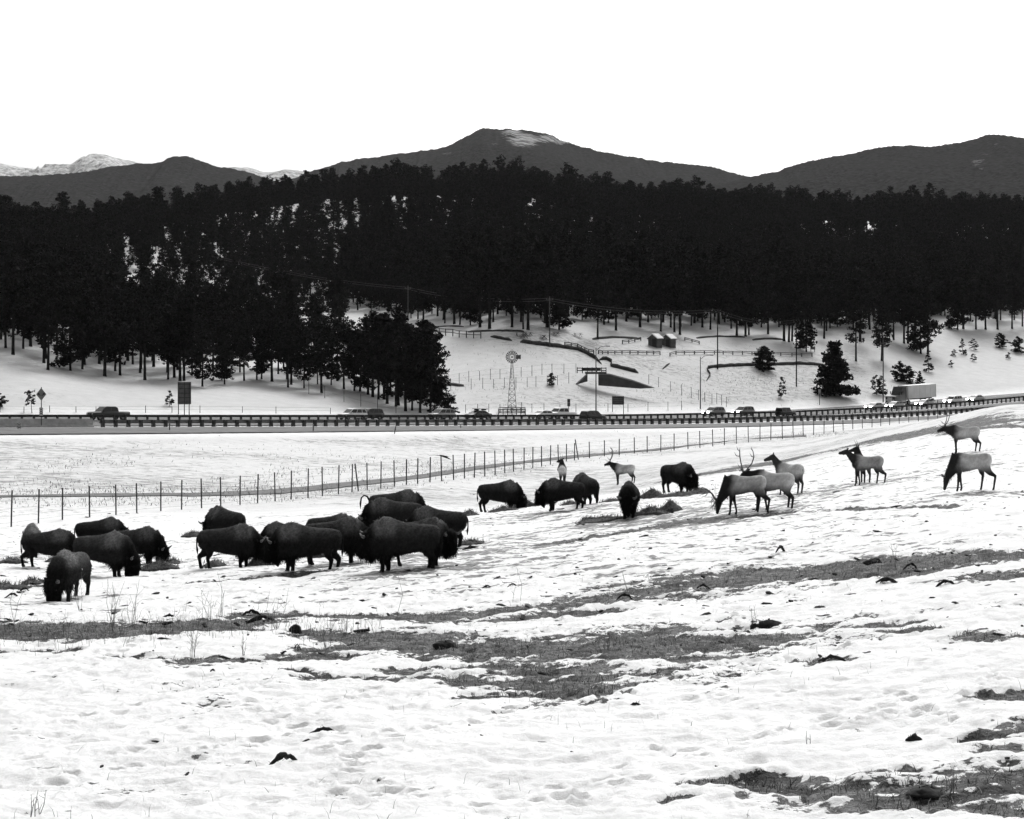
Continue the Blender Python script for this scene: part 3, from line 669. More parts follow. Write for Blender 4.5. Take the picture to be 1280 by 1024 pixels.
# single young conifers, each with its own crown
def conifer(px, py, hpx, label, seed, Y0=262, shape='cone', wr=.26, c0=.08, name='young_pine', lean=0.0, group=None, nb=46):
    p = hit(px, py, Y0); H = hpx / F * p.y
    tm, (tv, tf) = pine_parts(seed, H, c0, H * wr, shape, nb, tuft=max(.16, H * .055), lean=lean, per=20)
    e = empty(name, p, 0, label, 'tree', group)
    tm.build('trunk', M['bark'], e); mesh_obj('crown', tv, tf, M['needles'], e); return e
SM = [
 (955, 463, 28, 'rounded dark bushy pine beside the dark road bank', 'round', .52, .02, 120),
 (1043, 495, 66, 'large shaggy pine standing alone above the motorway verge', 'cone', .40, .05, 170),
 (976, 499, 26, 'small thin young pine left of the lone shaggy pine', 'cone', .24, .1, 34),
 (1096, 494, 24, 'short twin-topped pine behind the lorry cab', 'round', .30, .05, 34),
 (1103, 494, 23, 'slim pine beside the twin-topped pine behind the lorry', 'round', .28, .05, 34),
 (1125, 477, 24, 'dense dark young pine above the lorry, left of a pair', 'round', .42, .02, 80),
 (1136, 480, 22, 'dense dark young pine above the lorry trailer', 'round', .40, .02, 80),
 (1149, 481, 17, 'low leaning young pine at the end of the clump above the lorry', 'cone', .42, .02, 60),
 (1161, 466, 26, 'slender young pine on open snow uphill of the lorry', 'cone', .26, .06, 36),
 (1204, 444, 20, 'small upright pine on the open snow slope', 'cone', .28, .03, 34),
 (1217, 438, 14, 'small round pine beside the upright one on open snow', 'round', .40, .02, 30),
 (1192, 446, 8, 'tiny dark shrub pine on the open snow', 'round', .5, .02, 20),
 (1188, 459, 7, 'faint little shrub low on the open snow slope', 'round', .5, .02, 18),
 (1216, 452, 9, 'little shrub pine below the small upright pine', 'round', .45, .02, 20),
 (1261, 449, 8, 'little shrub pine alone at the right of the snow slope', 'round', .5, .02, 20),
 (1250, 435, 18, 'low bushy pine at the forest edge on the right slope', 'round', .5, .02, 64),
 (1273, 441, 20, 'wide bushy pine below the forest edge on the right slope', 'round', .55, .02, 64),
 (1190, 412, 14, 'ball shaped pine at the foot of the forest trees', 'round', .5, .05, 34),
 (551, 517, 34, 'dense low pine at the end of the tree stand', 'round', .50, .03, 60),
 (564, 517, 20, 'short bushy pine beside the end of the tree stand', 'round', .5, .02, 36),
 (212, 508, 19, 'tiny spruce on the snow beside the large sign', 'cone', .38, .12, 30),
 (40, 517, 27, 'small flat-topped pine beside the warning sign', 'ragged', .34, .45, 22),
 (-2, 510, 18, 'small pine at the edge of the snowy slope', 'round', .5, .1, 30),
 (689, 482, 15, 'small dark cedar on the wire fence line', 'round', .36, .02, 50),
]
for i, (px, py, h, lb, sh, wr, c0, nb) in enumerate(SM): conifer(px, py, h, lb, 300 + i, shape=sh, wr=wr, c0=c0, nb=nb)

# ------------------------------------------------------------------ animals
def fur_mat(name, rough=0.95, sheen=0.0, bscale=45, bump=0.02, var=.35):
    m = mat(name, 1.0, rough, var, 14.0, bump, sheen=sheen, spec=0.05, bscale=bscale, attr='tone')
    return m
M['bison'] = fur_mat('bison_fur', bump=0.03, bscale=28); M['elk'] = fur_mat('elk_fur', bump=0.010, bscale=60, var=.14)
M['horn'] = mat('horn', 0.10, 0.5, 0.4, 20.0); M['hoof'] = mat('hoof', 0.012, 0.6); M['eye'] = mat('eye', 0.01, 0.2, spec=0.5)
M['antler'] = mat('antler', 0.13, 0.6, 0.5, 15.0)
def ell(c, hw, hh, n=18, top=1.0, ax=(0, 1, 0), up=(0, 0, 1), flat=1.0):
    c, ax, up = Vector(c), Vector(ax), Vector(up); out = []
    for k in range(n):
        a = 2 * math.pi * k / n; ca, sa = math.cos(a), math.sin(a)
        w_ = hw * (1 - (1 - top) * max(0, sa) ** 1.2)
        out.append(c + ax * (w_ * ca) + up * (hh * (sa if sa > 0 else sa * flat)))
    return out
def remesh(mb, vox, smooth=2, name='body'):
    me_ = bpy.data.meshes.new('tmp'); me_.from_pydata([tuple(v) for v in mb.v], [], mb.f)
    bm = bmesh.new(); bm.from_mesh(me_); bmesh.ops.recalc_face_normals(bm, faces=bm.faces); bm.to_mesh(me_); bm.free()
    o = bpy.data.objects.new('tmp', me_); COL.objects.link(o)
    md = o.modifiers.new('r', 'REMESH'); md.mode = 'VOXEL'; md.voxel_size = vox; md.use_smooth_shade = True
    sm = o.modifiers.new('s', 'SMOOTH'); sm.factor = 0.5; sm.iterations = smooth
    dg = bpy.context.evaluated_depsgraph_get(); res = bpy.data.meshes.new_from_object(o.evaluated_get(dg))
    bpy.data.objects.remove(o); bpy.data.meshes.remove(me_); res.name = name; return res
def coords(me_):
    a = np.zeros(len(me_.vertices) * 3, np.float32); me_.vertices.foreach_get('co', a); n_ = np.zeros_like(a); me_.vertices.foreach_get('normal', n_)
    return a.reshape(-1, 3).astype(float), n_.reshape(-1, 3).astype(float)
def n3(p, sc, seed): return (vnoise(p[:, 0] * sc + p[:, 2] * sc * .7, p[:, 1] * sc - p[:, 2] * sc * .6 + 5, seed) + vnoise(p[:, 2] * sc * 1.1, p[:, 0] * sc * .9 - p[:, 1] * sc * .5, seed + 3)) / 2 - .5
def finish_body(me_, parent, m, tone, shag, name='body'):
    p, n_ = coords(me_); p2 = p + n_ * shag(p)[:, None]
    me_.vertices.foreach_set('co', p2.astype(np.float32).ravel()); me_.update()
    at = me_.attributes.new('tone', 'FLOAT', 'POINT'); at.data.foreach_set('value', np.clip(tone(p), 0.004, 1).astype(np.float32))
    me_.polygons.foreach_set('use_smooth', [True] * len(me_.polygons)); me_.materials.clear(); me_.materials.append(m)
    o = bpy.data.objects.new(name, me_); COL.objects.link(o); o.parent = parent; return o

M['fur'] = mat('fur_strands', 1.0, .9, attr='tone', spec=.05)
def fur_coat(body, parent, n_, tone_f, len_f, seed, wid=.011):
    p, nn = coords(body.data); r = np.random.default_rng(seed + 40); i = r.integers(0, len(p), n_); i = i[p[i, 2] > .3]
    p, nn = p[i], nn[i]; n_ = len(p); L_ = len_f(p) * r.uniform(.5, 1.25, n_)
    d = nn * .75 + np.array([-.45, 0, -.55]) + r.normal(0, .28, (n_, 3)); d /= np.linalg.norm(d, axis=1)[:, None]
    e_ = np.cross(d, r.normal(0, 1, (n_, 3))); e_ /= np.linalg.norm(e_, axis=1)[:, None]; w_ = wid * r.uniform(.6, 1.3, n_)
    b0 = p - nn * .01; tip = b0 + d * L_[:, None] + np.array([0, 0, -.25]) * L_[:, None]; mid = b0 + d * (L_ * .55)[:, None]
    V = np.stack([b0 - e_ * w_[:, None], b0 + e_ * w_[:, None], mid + e_ * (w_ * .7)[:, None], mid - e_ * (w_ * .7)[:, None], tip], 1).reshape(-1, 3); k = np.arange(n_)[:, None] * 5
    me_ = bpy.data.meshes.new('fur_coat'); me_.from_pydata(V.tolist(), [], (k + np.array([0, 1, 2, 3])).tolist() + (k + np.array([3, 2, 4])).tolist()); me_.materials.append(M['fur'])
    at = me_.attributes.new('tone', 'FLOAT', 'POINT'); at.data.foreach_set('value', np.repeat(np.clip(tone_f(p) * r.uniform(.7, 1.7, n_), .004, 1), 5).astype(np.float32))
    o = bpy.data.objects.new('fur_coat', me_); COL.objects.link(o); o.parent = parent; o['kind'] = 'stuff'; return o
def bison(px, py, hpx, heading, label, head=0.35, yaw=0.0, stride=0.0, tail=0.0, tone=1.0, bulk=1.0, seed=0, Y0=30, hump=1.0):
    """head: 0 = carried high, 1 = muzzle on the ground; yaw turns the head (radians, + to its left)"""
    p0 = hit(px, py, Y0); s = hpx / F * p0.y / 1.72
    r = random.Random(seed + 900)
    e = empty('bison', p0 - Vector((0, 0, .03)), R(heading), label, 'bison', 'herd of bison')
    e.scale = (s * .93, s, s)
    b = MB(); W = bulk
    hz = .03 * hump
    b.rings([ell(c, w_ * W, h_, top=t, flat=f) for c, w_, h_, t, f in [
        ((-1.20, 0, 1.13), .09, .12, .9, 1), ((-1.13, 0, 1.09), .22, .29, .88, 1.0), ((-.95, 0, 1.05), .33, .39, .85, 1.05), ((-.68, 0, 1.05), .39, .415, .82, .92),
        ((-.35, 0, 1.02), .44, .465, .78, .92), ((0, 0, 1.0), .465, .53, .74, .90), ((.28, 0, 1.0), .47, .60 + hz * .5, .68, .84), ((.50, 0, 1.01), .45, .645 + hz, .60, .82),
        ((.70, 0, 1.01), .42, .64 + hz, .58, .86), ((.88, 0, .98), .38, .57, .60, .95), ((1.04, 0, .95), .33, .46, .66, 1.12), ((1.18, 0, .92), .22, .30, .8, 1.1)]])
    # head
    hd = max(0, min(1, head))
    poll = Vector((1.20 + .10 * hd, 0, 1.26 - .52 * hd)); pitch = R(60 + 14 * hd)      # face direction below horizontal
    cy_, sy_ = math.cos(yaw), math.sin(yaw)
    base = Vector((.92, 0, 1.05 - .1 * hd)); pv_ = poll - base
    poll = base + Vector((pv_.x * math.cos(yaw * .7), pv_.x * math.sin(yaw * .7), pv_.z))
    fw = Vector((math.cos(pitch) * cy_, math.cos(pitch) * sy_, -math.sin(pitch))); side = Vector((-sy_, cy_, 0)); up = side.cross(fw) * -1
    if up.z < 0: up = -up
    b.tube([Vector((.70, 0, 1.10)), Vector((.96, .12 * sy_, 1.06 - .14 * hd)), poll + fw * .06 - up * .12], [(.38, .54), (.36, .47), (.27, .33)], 16)
    b.rings([ell(poll + fw * t - up * o_, w_, h_, 16, ax=side, up=up) for t, w_, h_, o_ in [(-.20, .15, .15, .10), (-.11, .26, .25, .08), (.04, .305, .30, .06), (.20, .285, .30, .07), (.36, .23, .27, .09), (.50, .175, .22, .09), (.62, .155, .17, .08), (.70, .12, .11, .08)]])
    b.tube([poll + fw * .36 - up * .24, poll + fw * .48 - up * .36 + Vector((0, 0, -.06)), poll + fw * .50 - up * .44 + Vector((0, 0, -.20))], [.20, .15, .03], 9)      # beard
    b.tube([Vector((1.10, 0, .78)), Vector((.92, 0, .62)), Vector((.70, 0, .58)), Vector((.42, 0, .62))], [.17, .22, .20, .08], 10)                     # shaggy brisket
    # legs
    def leg(pts, rads): b.tube(pts, rads, 9)
    hoofs = []
    for sd in (-1, 1):
        d = stride * sd * .20 + r.uniform(-.05, .05)
        y = .19 * sd * W
        leg([(.62, y * 1.05, .95), (.64 + d * .3, y * 1.1, .66), (.63 + d * .6, y, .42), (.61 + d, y * .95, .22), (.62 + d, y * .95, .03)], [(.23, .18), (.19, .15), (.135, .12), (.075, .07), (.08, .075)])
        b.tube([(.62, y * 1.05, .72), (.57 + d * .5, y * 1.05, .44), (.56 + d * .6, y, .33)], [.15, .12, .03], 8)
        hoofs.append((.645 + d, y * .95))
        d = -stride * sd * .24 + r.uniform(-.06, .06); y = .20 * sd * W
        leg([(-.82, y * .8, 1.02), (-.74 + d * .3, y * 1.1, .76), (-.84 + d * .7, y, .54), (-.97 + d, y * .95, .42), (-.93 + d, y * .95, .20), (-.90 + d, y * .95, .03)], [(.34, .20), (.25, .16), (.145, .115), (.092, .08), (.068, .062), (.075, .07)])
        hoofs.append((-.875 + d, y * .95))
    me_ = remesh(b, .032, 3)
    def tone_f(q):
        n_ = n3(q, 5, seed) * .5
        t = .013 + .046 * sstep(1.0, 1.5, q[:, 2]) + .085 * sstep(.15, .45, q[:, 0]) * sstep(.95, 1.45, q[:, 2]) * (1 - sstep(.85, 1.05, q[:, 0]))  # paler hump hair, plus the back's rim highlight put into the colour
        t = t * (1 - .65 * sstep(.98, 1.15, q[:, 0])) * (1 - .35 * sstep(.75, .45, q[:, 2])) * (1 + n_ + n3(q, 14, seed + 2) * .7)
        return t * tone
    def shag_f(q):
        fr = sstep(.15, .6, q[:, 0]); low = 1 - sstep(.35, .55, q[:, 2]) * 1.0
        a = (.010 + .035 * fr) * (1 - .75 * (1 - sstep(.25, .5, q[:, 2])))
        return a * (n3(q * np.array([1, 1, .5]), 11, seed) * 1.6 + n3(q, 26, seed + 7) * .8)
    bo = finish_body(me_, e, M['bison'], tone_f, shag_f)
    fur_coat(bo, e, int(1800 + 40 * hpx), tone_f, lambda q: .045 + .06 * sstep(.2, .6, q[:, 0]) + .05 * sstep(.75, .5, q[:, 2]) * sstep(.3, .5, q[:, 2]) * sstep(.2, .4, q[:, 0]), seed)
    for sd in (-1, 1):
        hb_ = poll + fw * .03 + side * (.26 * sd) + up * .09
        MB().tube([hb_, hb_ + side * (.10 * sd) + up * .03, hb_ + side * (.165 * sd) + up * .10 - fw * .03, hb_ + side * (.15 * sd) + up * .19 - fw * .06], [.055, .046, .032, .008], 8).build('horn', M['horn'], e, True)
        eb = poll - fw * .01 + side * (.28 * sd) - up * .03
        MB().tube([eb, eb + side * (.09 * sd) - fw * .05, eb + side * (.17 * sd) - fw * .08], [(.02, .03), (.03, .055), (.005, .012)], 8).build('ear', M['bison'], e, True).data.attributes.new('tone', 'FLOAT', 'POINT').data.foreach_set('value', [.014] * 24)
        ey = poll + fw * .27 + side * (.255 * sd) + up * .03
        MB().tube([ey - side * (.03 * sd), ey, ey + side * (.022 * sd)], [.028, .03, .008], 8).build('eye', M['eye'], e, True)
    for (hx, hy) in hoofs:
        MB().tube([(hx, hy, -.02), (hx, hy, .05), (hx - .015, hy, .10)], [(.078, .078), (.07, .07), (.05, .05)], 8).build('hoof', M['hoof'], e, True)
    t0 = Vector((-1.17, 0, 1.22))
    if tail > .5: tp = [t0, t0 + Vector((-.10, 0, .16)), t0 + Vector((-.24, .01, .20)), t0 + Vector((-.36, .01, .10)), t0 + Vector((-.40, 0, -.14)), t0 + Vector((-.40, 0, -.38))]; tr = [.05, .035, .03, .03, .045, .008]
    else: tp = [t0, t0 + Vector((-.06, 0, -.12)), t0 + Vector((-.07, .02, -.36)), t0 + Vector((-.05, .03, -.52)), t0 + Vector((-.04, .03, -.70))]; tr = [.05, .034, .026, .045, .008]
    to = MB().tube(tp, tr, 8).build('tail', M['bison'], e, True)
    at = to.data.attributes.new('tone', 'FLOAT', 'POINT'); at.data.foreach_set('value', [.014] * len(to.data.vertices))
    return e
B = bison
B(40, 697, 44, 105, 'greyish bison showing only its humped back behind a walking bison, by the fence', tone=1.9, seed=1)
B(60, 712, 51, -2, 'dark lean bison striding right, hind legs apart, rump beside a hay pile', head=.6, stride=1.0, seed=2, hump=.3, bulk=.92)
B(124, 691, 45, 12, 'bison of which only a black back with a sloping hump shows behind two grazers', head=.5, seed=3, tone=.8)
B(128, 721, 60, -16, 'rounded bison with pale-edged back grazing hay, horn and curly head low', head=1.0, seed=4, tone=1.3, bulk=1.05)
B(170, 707, 51, -12, 'dark bison with its head buried in the long hay pile', head=1.0, seed=5, tone=.85)
B(89, 751, 66, -101, 'grey-brown young bison facing downhill with its head in the snow beside dry weeds', head=1.0, yaw=-.35, seed=6, tone=1.8, bulk=.95)
B(283, 679, 48, 140, 'bison turned away with a pointed hump, alone behind a feeding bison', head=.8, seed=7, tone=.9)
B(285, 713, 58, 3, 'bison whose head is hidden against the face of another bison', head=.45, stride=.6, seed=8, hump=.6)
B(358, 697, 44, 172, 'low dark back of a bison between two bison that stand head to head', head=.7, seed=9)
B(385, 716, 65, 183, 'bison standing with lowered horned head against another bison', head=.45, stride=-.5, seed=10, tone=1.05, yaw=.15)
B(418, 708, 61, 6, 'bison with small pale horn tips looking over the back of its neighbour', head=.25, seed=11, tone=.9)
B(414, 687, 47, 0, 'bison showing only a dark hump behind the one with pale horn tips', head=.6, seed=12)
B(505, 715, 70, 184, 'largest bison, shaggy with a pale curved horn and deep beard', head=.32, stride=.35, seed=13, tone=1.15, bulk=1.05)
B(521, 711, 64, -6, 'bison behind the largest one with its woolly forehead turned to its side', head=.30, yaw=-.6, stride=-.8, seed=14, tone=.95)
B(549, 684, 54, 176, 'bison with squared dark rump standing behind the woolly-headed one', head=.6, seed=15)
B(493, 676, 55, 186, 'bison with head low beside the pale horn tips of its neighbour', head=.75, seed=16)
B(494, 663, 51, 4, 'bison with raised hooked tail behind another bison', head=.8, tail=1.0, seed=17, tone=.85, hump=.8)
B(624, 641, 41, 4, 'bison grazing from a dark hay heap, face to face with another', head=.92, seed=18, tone=.8, stride=.3)
B(704, 642, 42, 182, 'bison facing a grazing bison across the hay, head lowered', head=.6, stride=.5, seed=19, tone=.85)
B(733, 632, 42, 112, 'bison turned away with narrow peaked hump, beside the rump of another', head=.6, seed=20, tone=.9)
B(787, 648, 49, -97, 'bison facing straight ahead with a horn sticking out, standing in hay', head=.55, yaw=-.1, seed=21, tone=.8)
B(846, 617, 41, -52, 'bison with broad hump turned half right, apart from the herd by the upper hay strip', head=.55, yaw=.2, seed=22, tone=.8)

def elk(px, py, hpx, heading, label, asz=.9, neck=R(50), nlen=.62, hpitch=R(-8), yaw=0.0, nyaw=0.0, antler=0, stride=0.0, seed=0, Y0=30, tone=1.0, cow=False):
    """neck: elevation of the neck; negative when grazing. hpitch: elevation of the face. antler: 0 none, 1 spikes, 2 full rack"""
    p0 = hit(px, py, Y0); s = hpx / F * p0.y / 1.42
    r = random.Random(seed + 500)
    e = empty('elk', p0 - Vector((0, 0, .02)), R(heading), label, 'elk', 'elk beside the bison')
    e.scale = (s * .87, s, s); b = MB()
    b.rings([ell(c, w_, h_, 16, top=t) for c, w_, h_, t in [
        ((-.90, 0, 1.17), .06, .08, .9), ((-.84, 0, 1.15), .18, .20, .9), ((-.70, 0, 1.12), .255, .29, .85), ((-.48, 0, 1.10), .28, .305, .82), ((-.20, 0, 1.08), .285, .285, .78),
        ((.10, 0, 1.05), .305, .325, .74), ((.36, 0, 1.06), .295, .37, .68), ((.56, 0, 1.08), .255, .36, .66), ((.72, 0, 1.10), .20, .28, .72), ((.83, 0, 1.11), .12, .17, .8)]])
    nd = Vector((math.cos(neck) * math.cos(nyaw), math.cos(neck) * math.sin(nyaw), math.sin(neck)))
    n0 = Vector((.60, 0, 1.16)); n1 = n0 + nd * (nlen * .55) + Vector((.02, 0, -.02)); n2 = n0 + nd * nlen + Vector((.03, 0, 0))
    k = .82 if cow else 1.0
    b.tube([n0 - nd * .10, n0 + nd * .12, n1, n2], [(.23, .36), (.20 * k, .30 * k), (.15 * k, .22 * k), (.10, .125)], 14)
    if not cow: b.tube([n0 + nd * .05 + Vector((.05, 0, -.16)), n1 + Vector((.0, 0, -.11)), n2 - Vector((0, 0, .06))], [.10, .10, .05], 8)
    yw = yaw + nyaw
    fw = Vector((math.cos(hpitch) * math.cos(yw), math.cos(hpitch) * math.sin(yw), math.sin(hpitch))); side = Vector((-math.sin(yw), math.cos(yw), 0)); up = fw.cross(side)
    if up.z < 0 and abs(up.z) > .2: up = -up
    if hpitch < R(-60): up = Vector((math.cos(yw) * math.sin(-hpitch), math.sin(yw) * math.sin(-hpitch), math.cos(hpitch)))
    hc = n2
    b.rings([ell(hc + fw * t - up * o_, w_, h_, 12, ax=side, up=up) for t, w_, h_, o_ in [(-.11, .07, .08, 0), (-.04, .11, .125, 0), (.06, .115, .13, .01), (.17, .092, .115, .02), (.30, .068, .085, .03), (.41, .058, .068, .035), (.46, .04, .04, .035)]])
    hoofs = []
    for sd in (-1, 1):
        d = stride * sd * .17 + r.uniform(-.05, .05); y = .13 * sd
        b.tube([(.50, y, 1.08), (.52 + d * .2, y, .80), (.53 + d * .5, y, .56), (.52 + d * .8, y * .95, .30), (.51 + d, y * .95, .10), (.53 + d, y * .95, .03)], [(.20, .12), (.14, .09), (.078, .065), (.048, .046), (.045, .043), (.052, .05)], 8)
        hoofs.append((.54 + d, y * .95))
        d = -stride * sd * .20 + r.uniform(-.06, .06); y = .14 * sd
        b.tube([(-.60, y * .8, 1.14), (-.54 + d * .2, y, .88), (-.66 + d * .6, y, .66), (-.80 + d, y, .54), (-.76 + d, y * .95, .30), (-.73 + d, y * .95, .10), (-.71 + d, y * .95, .03)], [(.30, .16), (.215, .13), (.11, .085), (.066, .056), (.048, .045), (.045, .043), (.052, .05)], 8)
        hoofs.append((-.70 + d, y * .95))
    me_ = remesh(b, .022, 3)
    def tone_f(q):
        nk = np.clip(((q - np.array(n0)) @ np.array(nd)) / nlen, -1, 1.6)
        isneck = sstep(.30, .76, q[:, 0] + .16 * n3(q, 7, seed) + .25 * (q[:, 2] - 1.15))
        body = .46 * (1 + .25 * n3(q, 6, seed)) * (.72 + .34 * sstep(.80, 1.15, q[:, 2])) * (1 + .7 * n3(q, 3, seed + 8) + .5 * n3(q, 10, seed + 9))
        dark = .028 * (1 + .4 * n3(q, 8, seed + 2)) * (1.7 if cow else 1.0)
        low = 1 - sstep(.62, .98, q[:, 2] + .05 * n3(q, 7, seed + 5))
        t = body * (1 - low) + dark * low
        t = t * (1 - isneck) + dark * isneck
        rump = sstep(-.60, -.76, q[:, 0]) * sstep(.92, 1.04, q[:, 2]); t = t * (1 - rump) + .66 * rump
        return t * tone
    bo = finish_body(me_, e, M['elk'], tone_f, lambda q: .006 * n3(q, 20, seed) + .012 * n3(q, 9, seed) * sstep(.6, .8, q[:, 0]))
    fur_coat(bo, e, 2600, tone_f, lambda q: .03 + .06 * sstep(.5, .7, q[:, 0]) * sstep(1.5, 1.3, q[:, 2]), seed + 70, .007)
    for sd in (-1, 1):
        eb = hc + side * (.07 * sd) + up * .08 - fw * .03
        o = MB().tube([eb, eb + side * (.09 * sd) + up * .06 - fw * .03, eb + side * (.16 * sd) + up * .10 - fw * .06], [(.02, .025), (.025, .05), (.004, .01)], 8).build('ear', M['elk'], e, True)
        at = o.data.attributes.new('tone', 'FLOAT', 'POINT'); at.data.foreach_set('value', [.06] * len(o.data.vertices))
        ey = hc + fw * .10 + side * (.088 * sd) + up * .03
        MB().tube([ey - side * (.02 * sd), ey + side * (.014 * sd)], [.02, .008], 6).build('eye', M['eye'], e, True)
        if antler:
            a0 = hc + side * (.05 * sd) + up * .10
            bk = -fw * .8 + up * .6 if antler == 2 else up
            mbA = MB()
            if antler == 1:
                mbA.tube([a0, a0 + up * .16 - fw * .04 + side * (.06 * sd), a0 + up * .36 + side * (.09 * sd) + fw * .02], [.018, .013, .004], 6)
            else:
                pts = [a0, a0 + (up * .14 - fw * .12 + side * (.12 * sd)) * asz, a0 + (up * .32 - fw * .28 + side * (.27 * sd)) * asz, a0 + (up * .58 - fw * .40 + side * (.36 * sd)) * asz, a0 + (up * .84 - fw * .42 + side * (.34 * sd)) * asz, a0 + (up * 1.02 - fw * .36 + side * (.26 * sd)) * asz]
                mbA.tube(pts, [.030, .027, .026, .024, .019, .006], 7)
                for i_, l, u_ in ((0, .34, .16), (1, .26, .22), (3, .34, .26), (4, .14, .22)):
                    q0 = pts[i_] if i_ else a0 + up * .03
                    mbA.tube([q0, q0 + fw * (l * .6) + up * (u_ * .35) + side * (.03 * sd), q0 + fw * l * .9 + up * u_ + side * (.03 * sd)], [.019, .015, .004], 6)
            mbA.build('antler', M['antler'], e, True)
    for (hx, hy) in hoofs:
        MB().tube([(hx, hy, -.02), (hx, hy, .03), (hx - .015, hy, .07)], [(.05, .045), (.045, .04), (.03, .03)], 8).build('hoof', M['hoof'], e, True)
    t0 = Vector((-.85, 0, 1.22)); o = MB().tube([t0, t0 + Vector((-.04, 0, -.06)), t0 + Vector((-.04, 0, -.15))], [.03, .028, .008], 6).build('tail', M['elk'], e, True)
    at = o.data.attributes.new('tone', 'FLOAT', 'POINT'); at.data.foreach_set('value', [.3] * len(o.data.vertices))
    return e
E = elk
E(703, 607, 25, 92, 'elk seen from behind with a pale rump, head turned, beyond a bison back', neck=R(66), yaw=.9, antler=1, seed=1)
E(780, 606, 26, 158, 'bull elk with wide antlers looking out between bison', neck=R(28), hpitch=R(-12), antler=2, seed=2, yaw=.45)
E(931, 645, 49, 181, 'bull elk with dark neck grazing, antlers tipped forward to the snow', neck=R(-57), nlen=.84, hpitch=R(-76), antler=2, stride=.9, seed=3, asz=.75)
E(967, 640, 50, 148, 'bull elk with upright lyre-shaped antlers standing behind the rump of a grazing bull', neck=R(12), hpitch=R(-15), antler=2, stride=.8, seed=4, asz=.78, nyaw=.2, yaw=1.3)
E(987, 621, 40, 128, 'cow elk seen from behind, head raised and turned, pale heart shaped rump', neck=R(52), hpitch=R(-16), cow=True, nyaw=.5, yaw=.3, seed=5)
E(1084, 607, 37, 178, 'slim cow elk standing side on with neck raised, partly hiding another', neck=R(42), nlen=.66, hpitch=R(-6), cow=True, stride=.9, seed=6, tone=.75)
E(1078, 603, 36, 100, 'elk with a dark head looking over the back of a slim cow elk', neck=R(68), nlen=.6, hpitch=R(-12), yaw=.9, antler=1, seed=7)
E(1206, 568, 34, 176, 'bull elk standing with dark mane and tall swept back antlers on the ridge', neck=R(12), nlen=.58, hpitch=R(-12), antler=2, seed=8, stride=.3)
E(1214, 617, 47, 184, 'young spike elk grazing with nose in the snow below the bull on the ridge', neck=R(-56), nlen=.84, hpitch=R(-74), antler=1, stride=.9, seed=9)

# ------------------------------------------------------------------ motorway rails
ROADDIR = math.atan2(RU[1], RU[0])
def rail(name, label, d, top, beam_h, post_w, spacing, m, m2, s0, s1, double=False, pd=0.0):
    o = RO + RU * s0 + RN * d; e = empty(name, (o[0], o[1], float(road_z(s0))), 0, label, 'guardrail')
    org = Vector(e.location)
    L = lambda s, dz=0, dd=0: Vector(rp(s, d + dd, dz)) - org
    # beam made of lengths of rail with a W profile
    ss = np.arange(s0, s1, 3.81); prof = [(0, 0), (.05, .06), (.0, .12), (.0, .19), (.05, .25), (0, .31)]
    k = beam_h / .31
    for i in range(len(ss) - 1):
        mb = MB()
        a, b = ss[i], ss[i + 1] + .02
        P1 = [L(a, top - beam_h + z * k, -x_) for x_, z in prof]; P2 = [L(b, top - beam_h + z * k, -x_) for x_, z in prof]
        P1b = [L(a, top - beam_h + z * k, -x_ + .03) for x_, z in prof]; P2b = [L(b, top - beam_h + z * k, -x_ + .03) for x_, z in prof]
        n_ = len(prof); V = P1 + P2 + P1b + P2b
        Fc = [(j, j + 1, n_ + j + 1, n_ + j) for j in range(n_ - 1)] + [(2 * n_ + j, 3 * n_ + j, 3 * n_ + j + 1, 2 * n_ + j + 1) for j in range(n_ - 1)] + [(0, n_, 3 * n_, 2 * n_), (n_ - 1, 2 * n_ - 1, 4 * n_ - 1, 3 * n_ - 1)]
        mb.add(V, Fc); mb.build('rail_beam', m, e)
    pb = MB().box((0, 0, (top - .03 - .25) / 2), (post_w, post_w * 1.2, top - .03 + .25), 0); pm = None
    for s in np.arange(s0 + .4, s1 - .2, spacing):
        q = L(s, 0, .14 + pd)
        if pm is None: pm = pb.build('rail_post', m2, e)
        else: pm = share('rail_post', pm, e)
        pm.location = q; pm.rotation_euler = (0, 0, ROADDIR)
    return e
rail('guardrail', 'dark steel guardrail on close posts along the motorway median', 0.0, 0.95, .33, .22, 1.72, M['steel_dark'], M['steel_dark'], -30, 268)
rail('guardrail', 'grey ribbed guardrail with short dark posts beside the slip road', 14.2, 0.82, .46, .36, 1.85, M['steel_grey'], M['steel_dark'], 6, 262)
# concrete parapet with its striped end marker
e = empty('concrete_barrier', rp(-2, 14.2), 0, 'pale concrete barrier joining the grey guardrail', 'barrier'); org = Vector(e.location)
mb = MB()
V = []; prof = [(-.4, -.2), (-.4, .05), (-.18, .3), (-.12, .95), (.12, .95), (.18, .3), (.4, .05), (.4, -.2)]
for s in np.arange(-40, 7, 3.0): V.append([Vector(rp(s, 14.2 + a, b)) - org for a, b in prof])
mb.rings(V); mb.build('barrier_wall', M['concrete'], e)

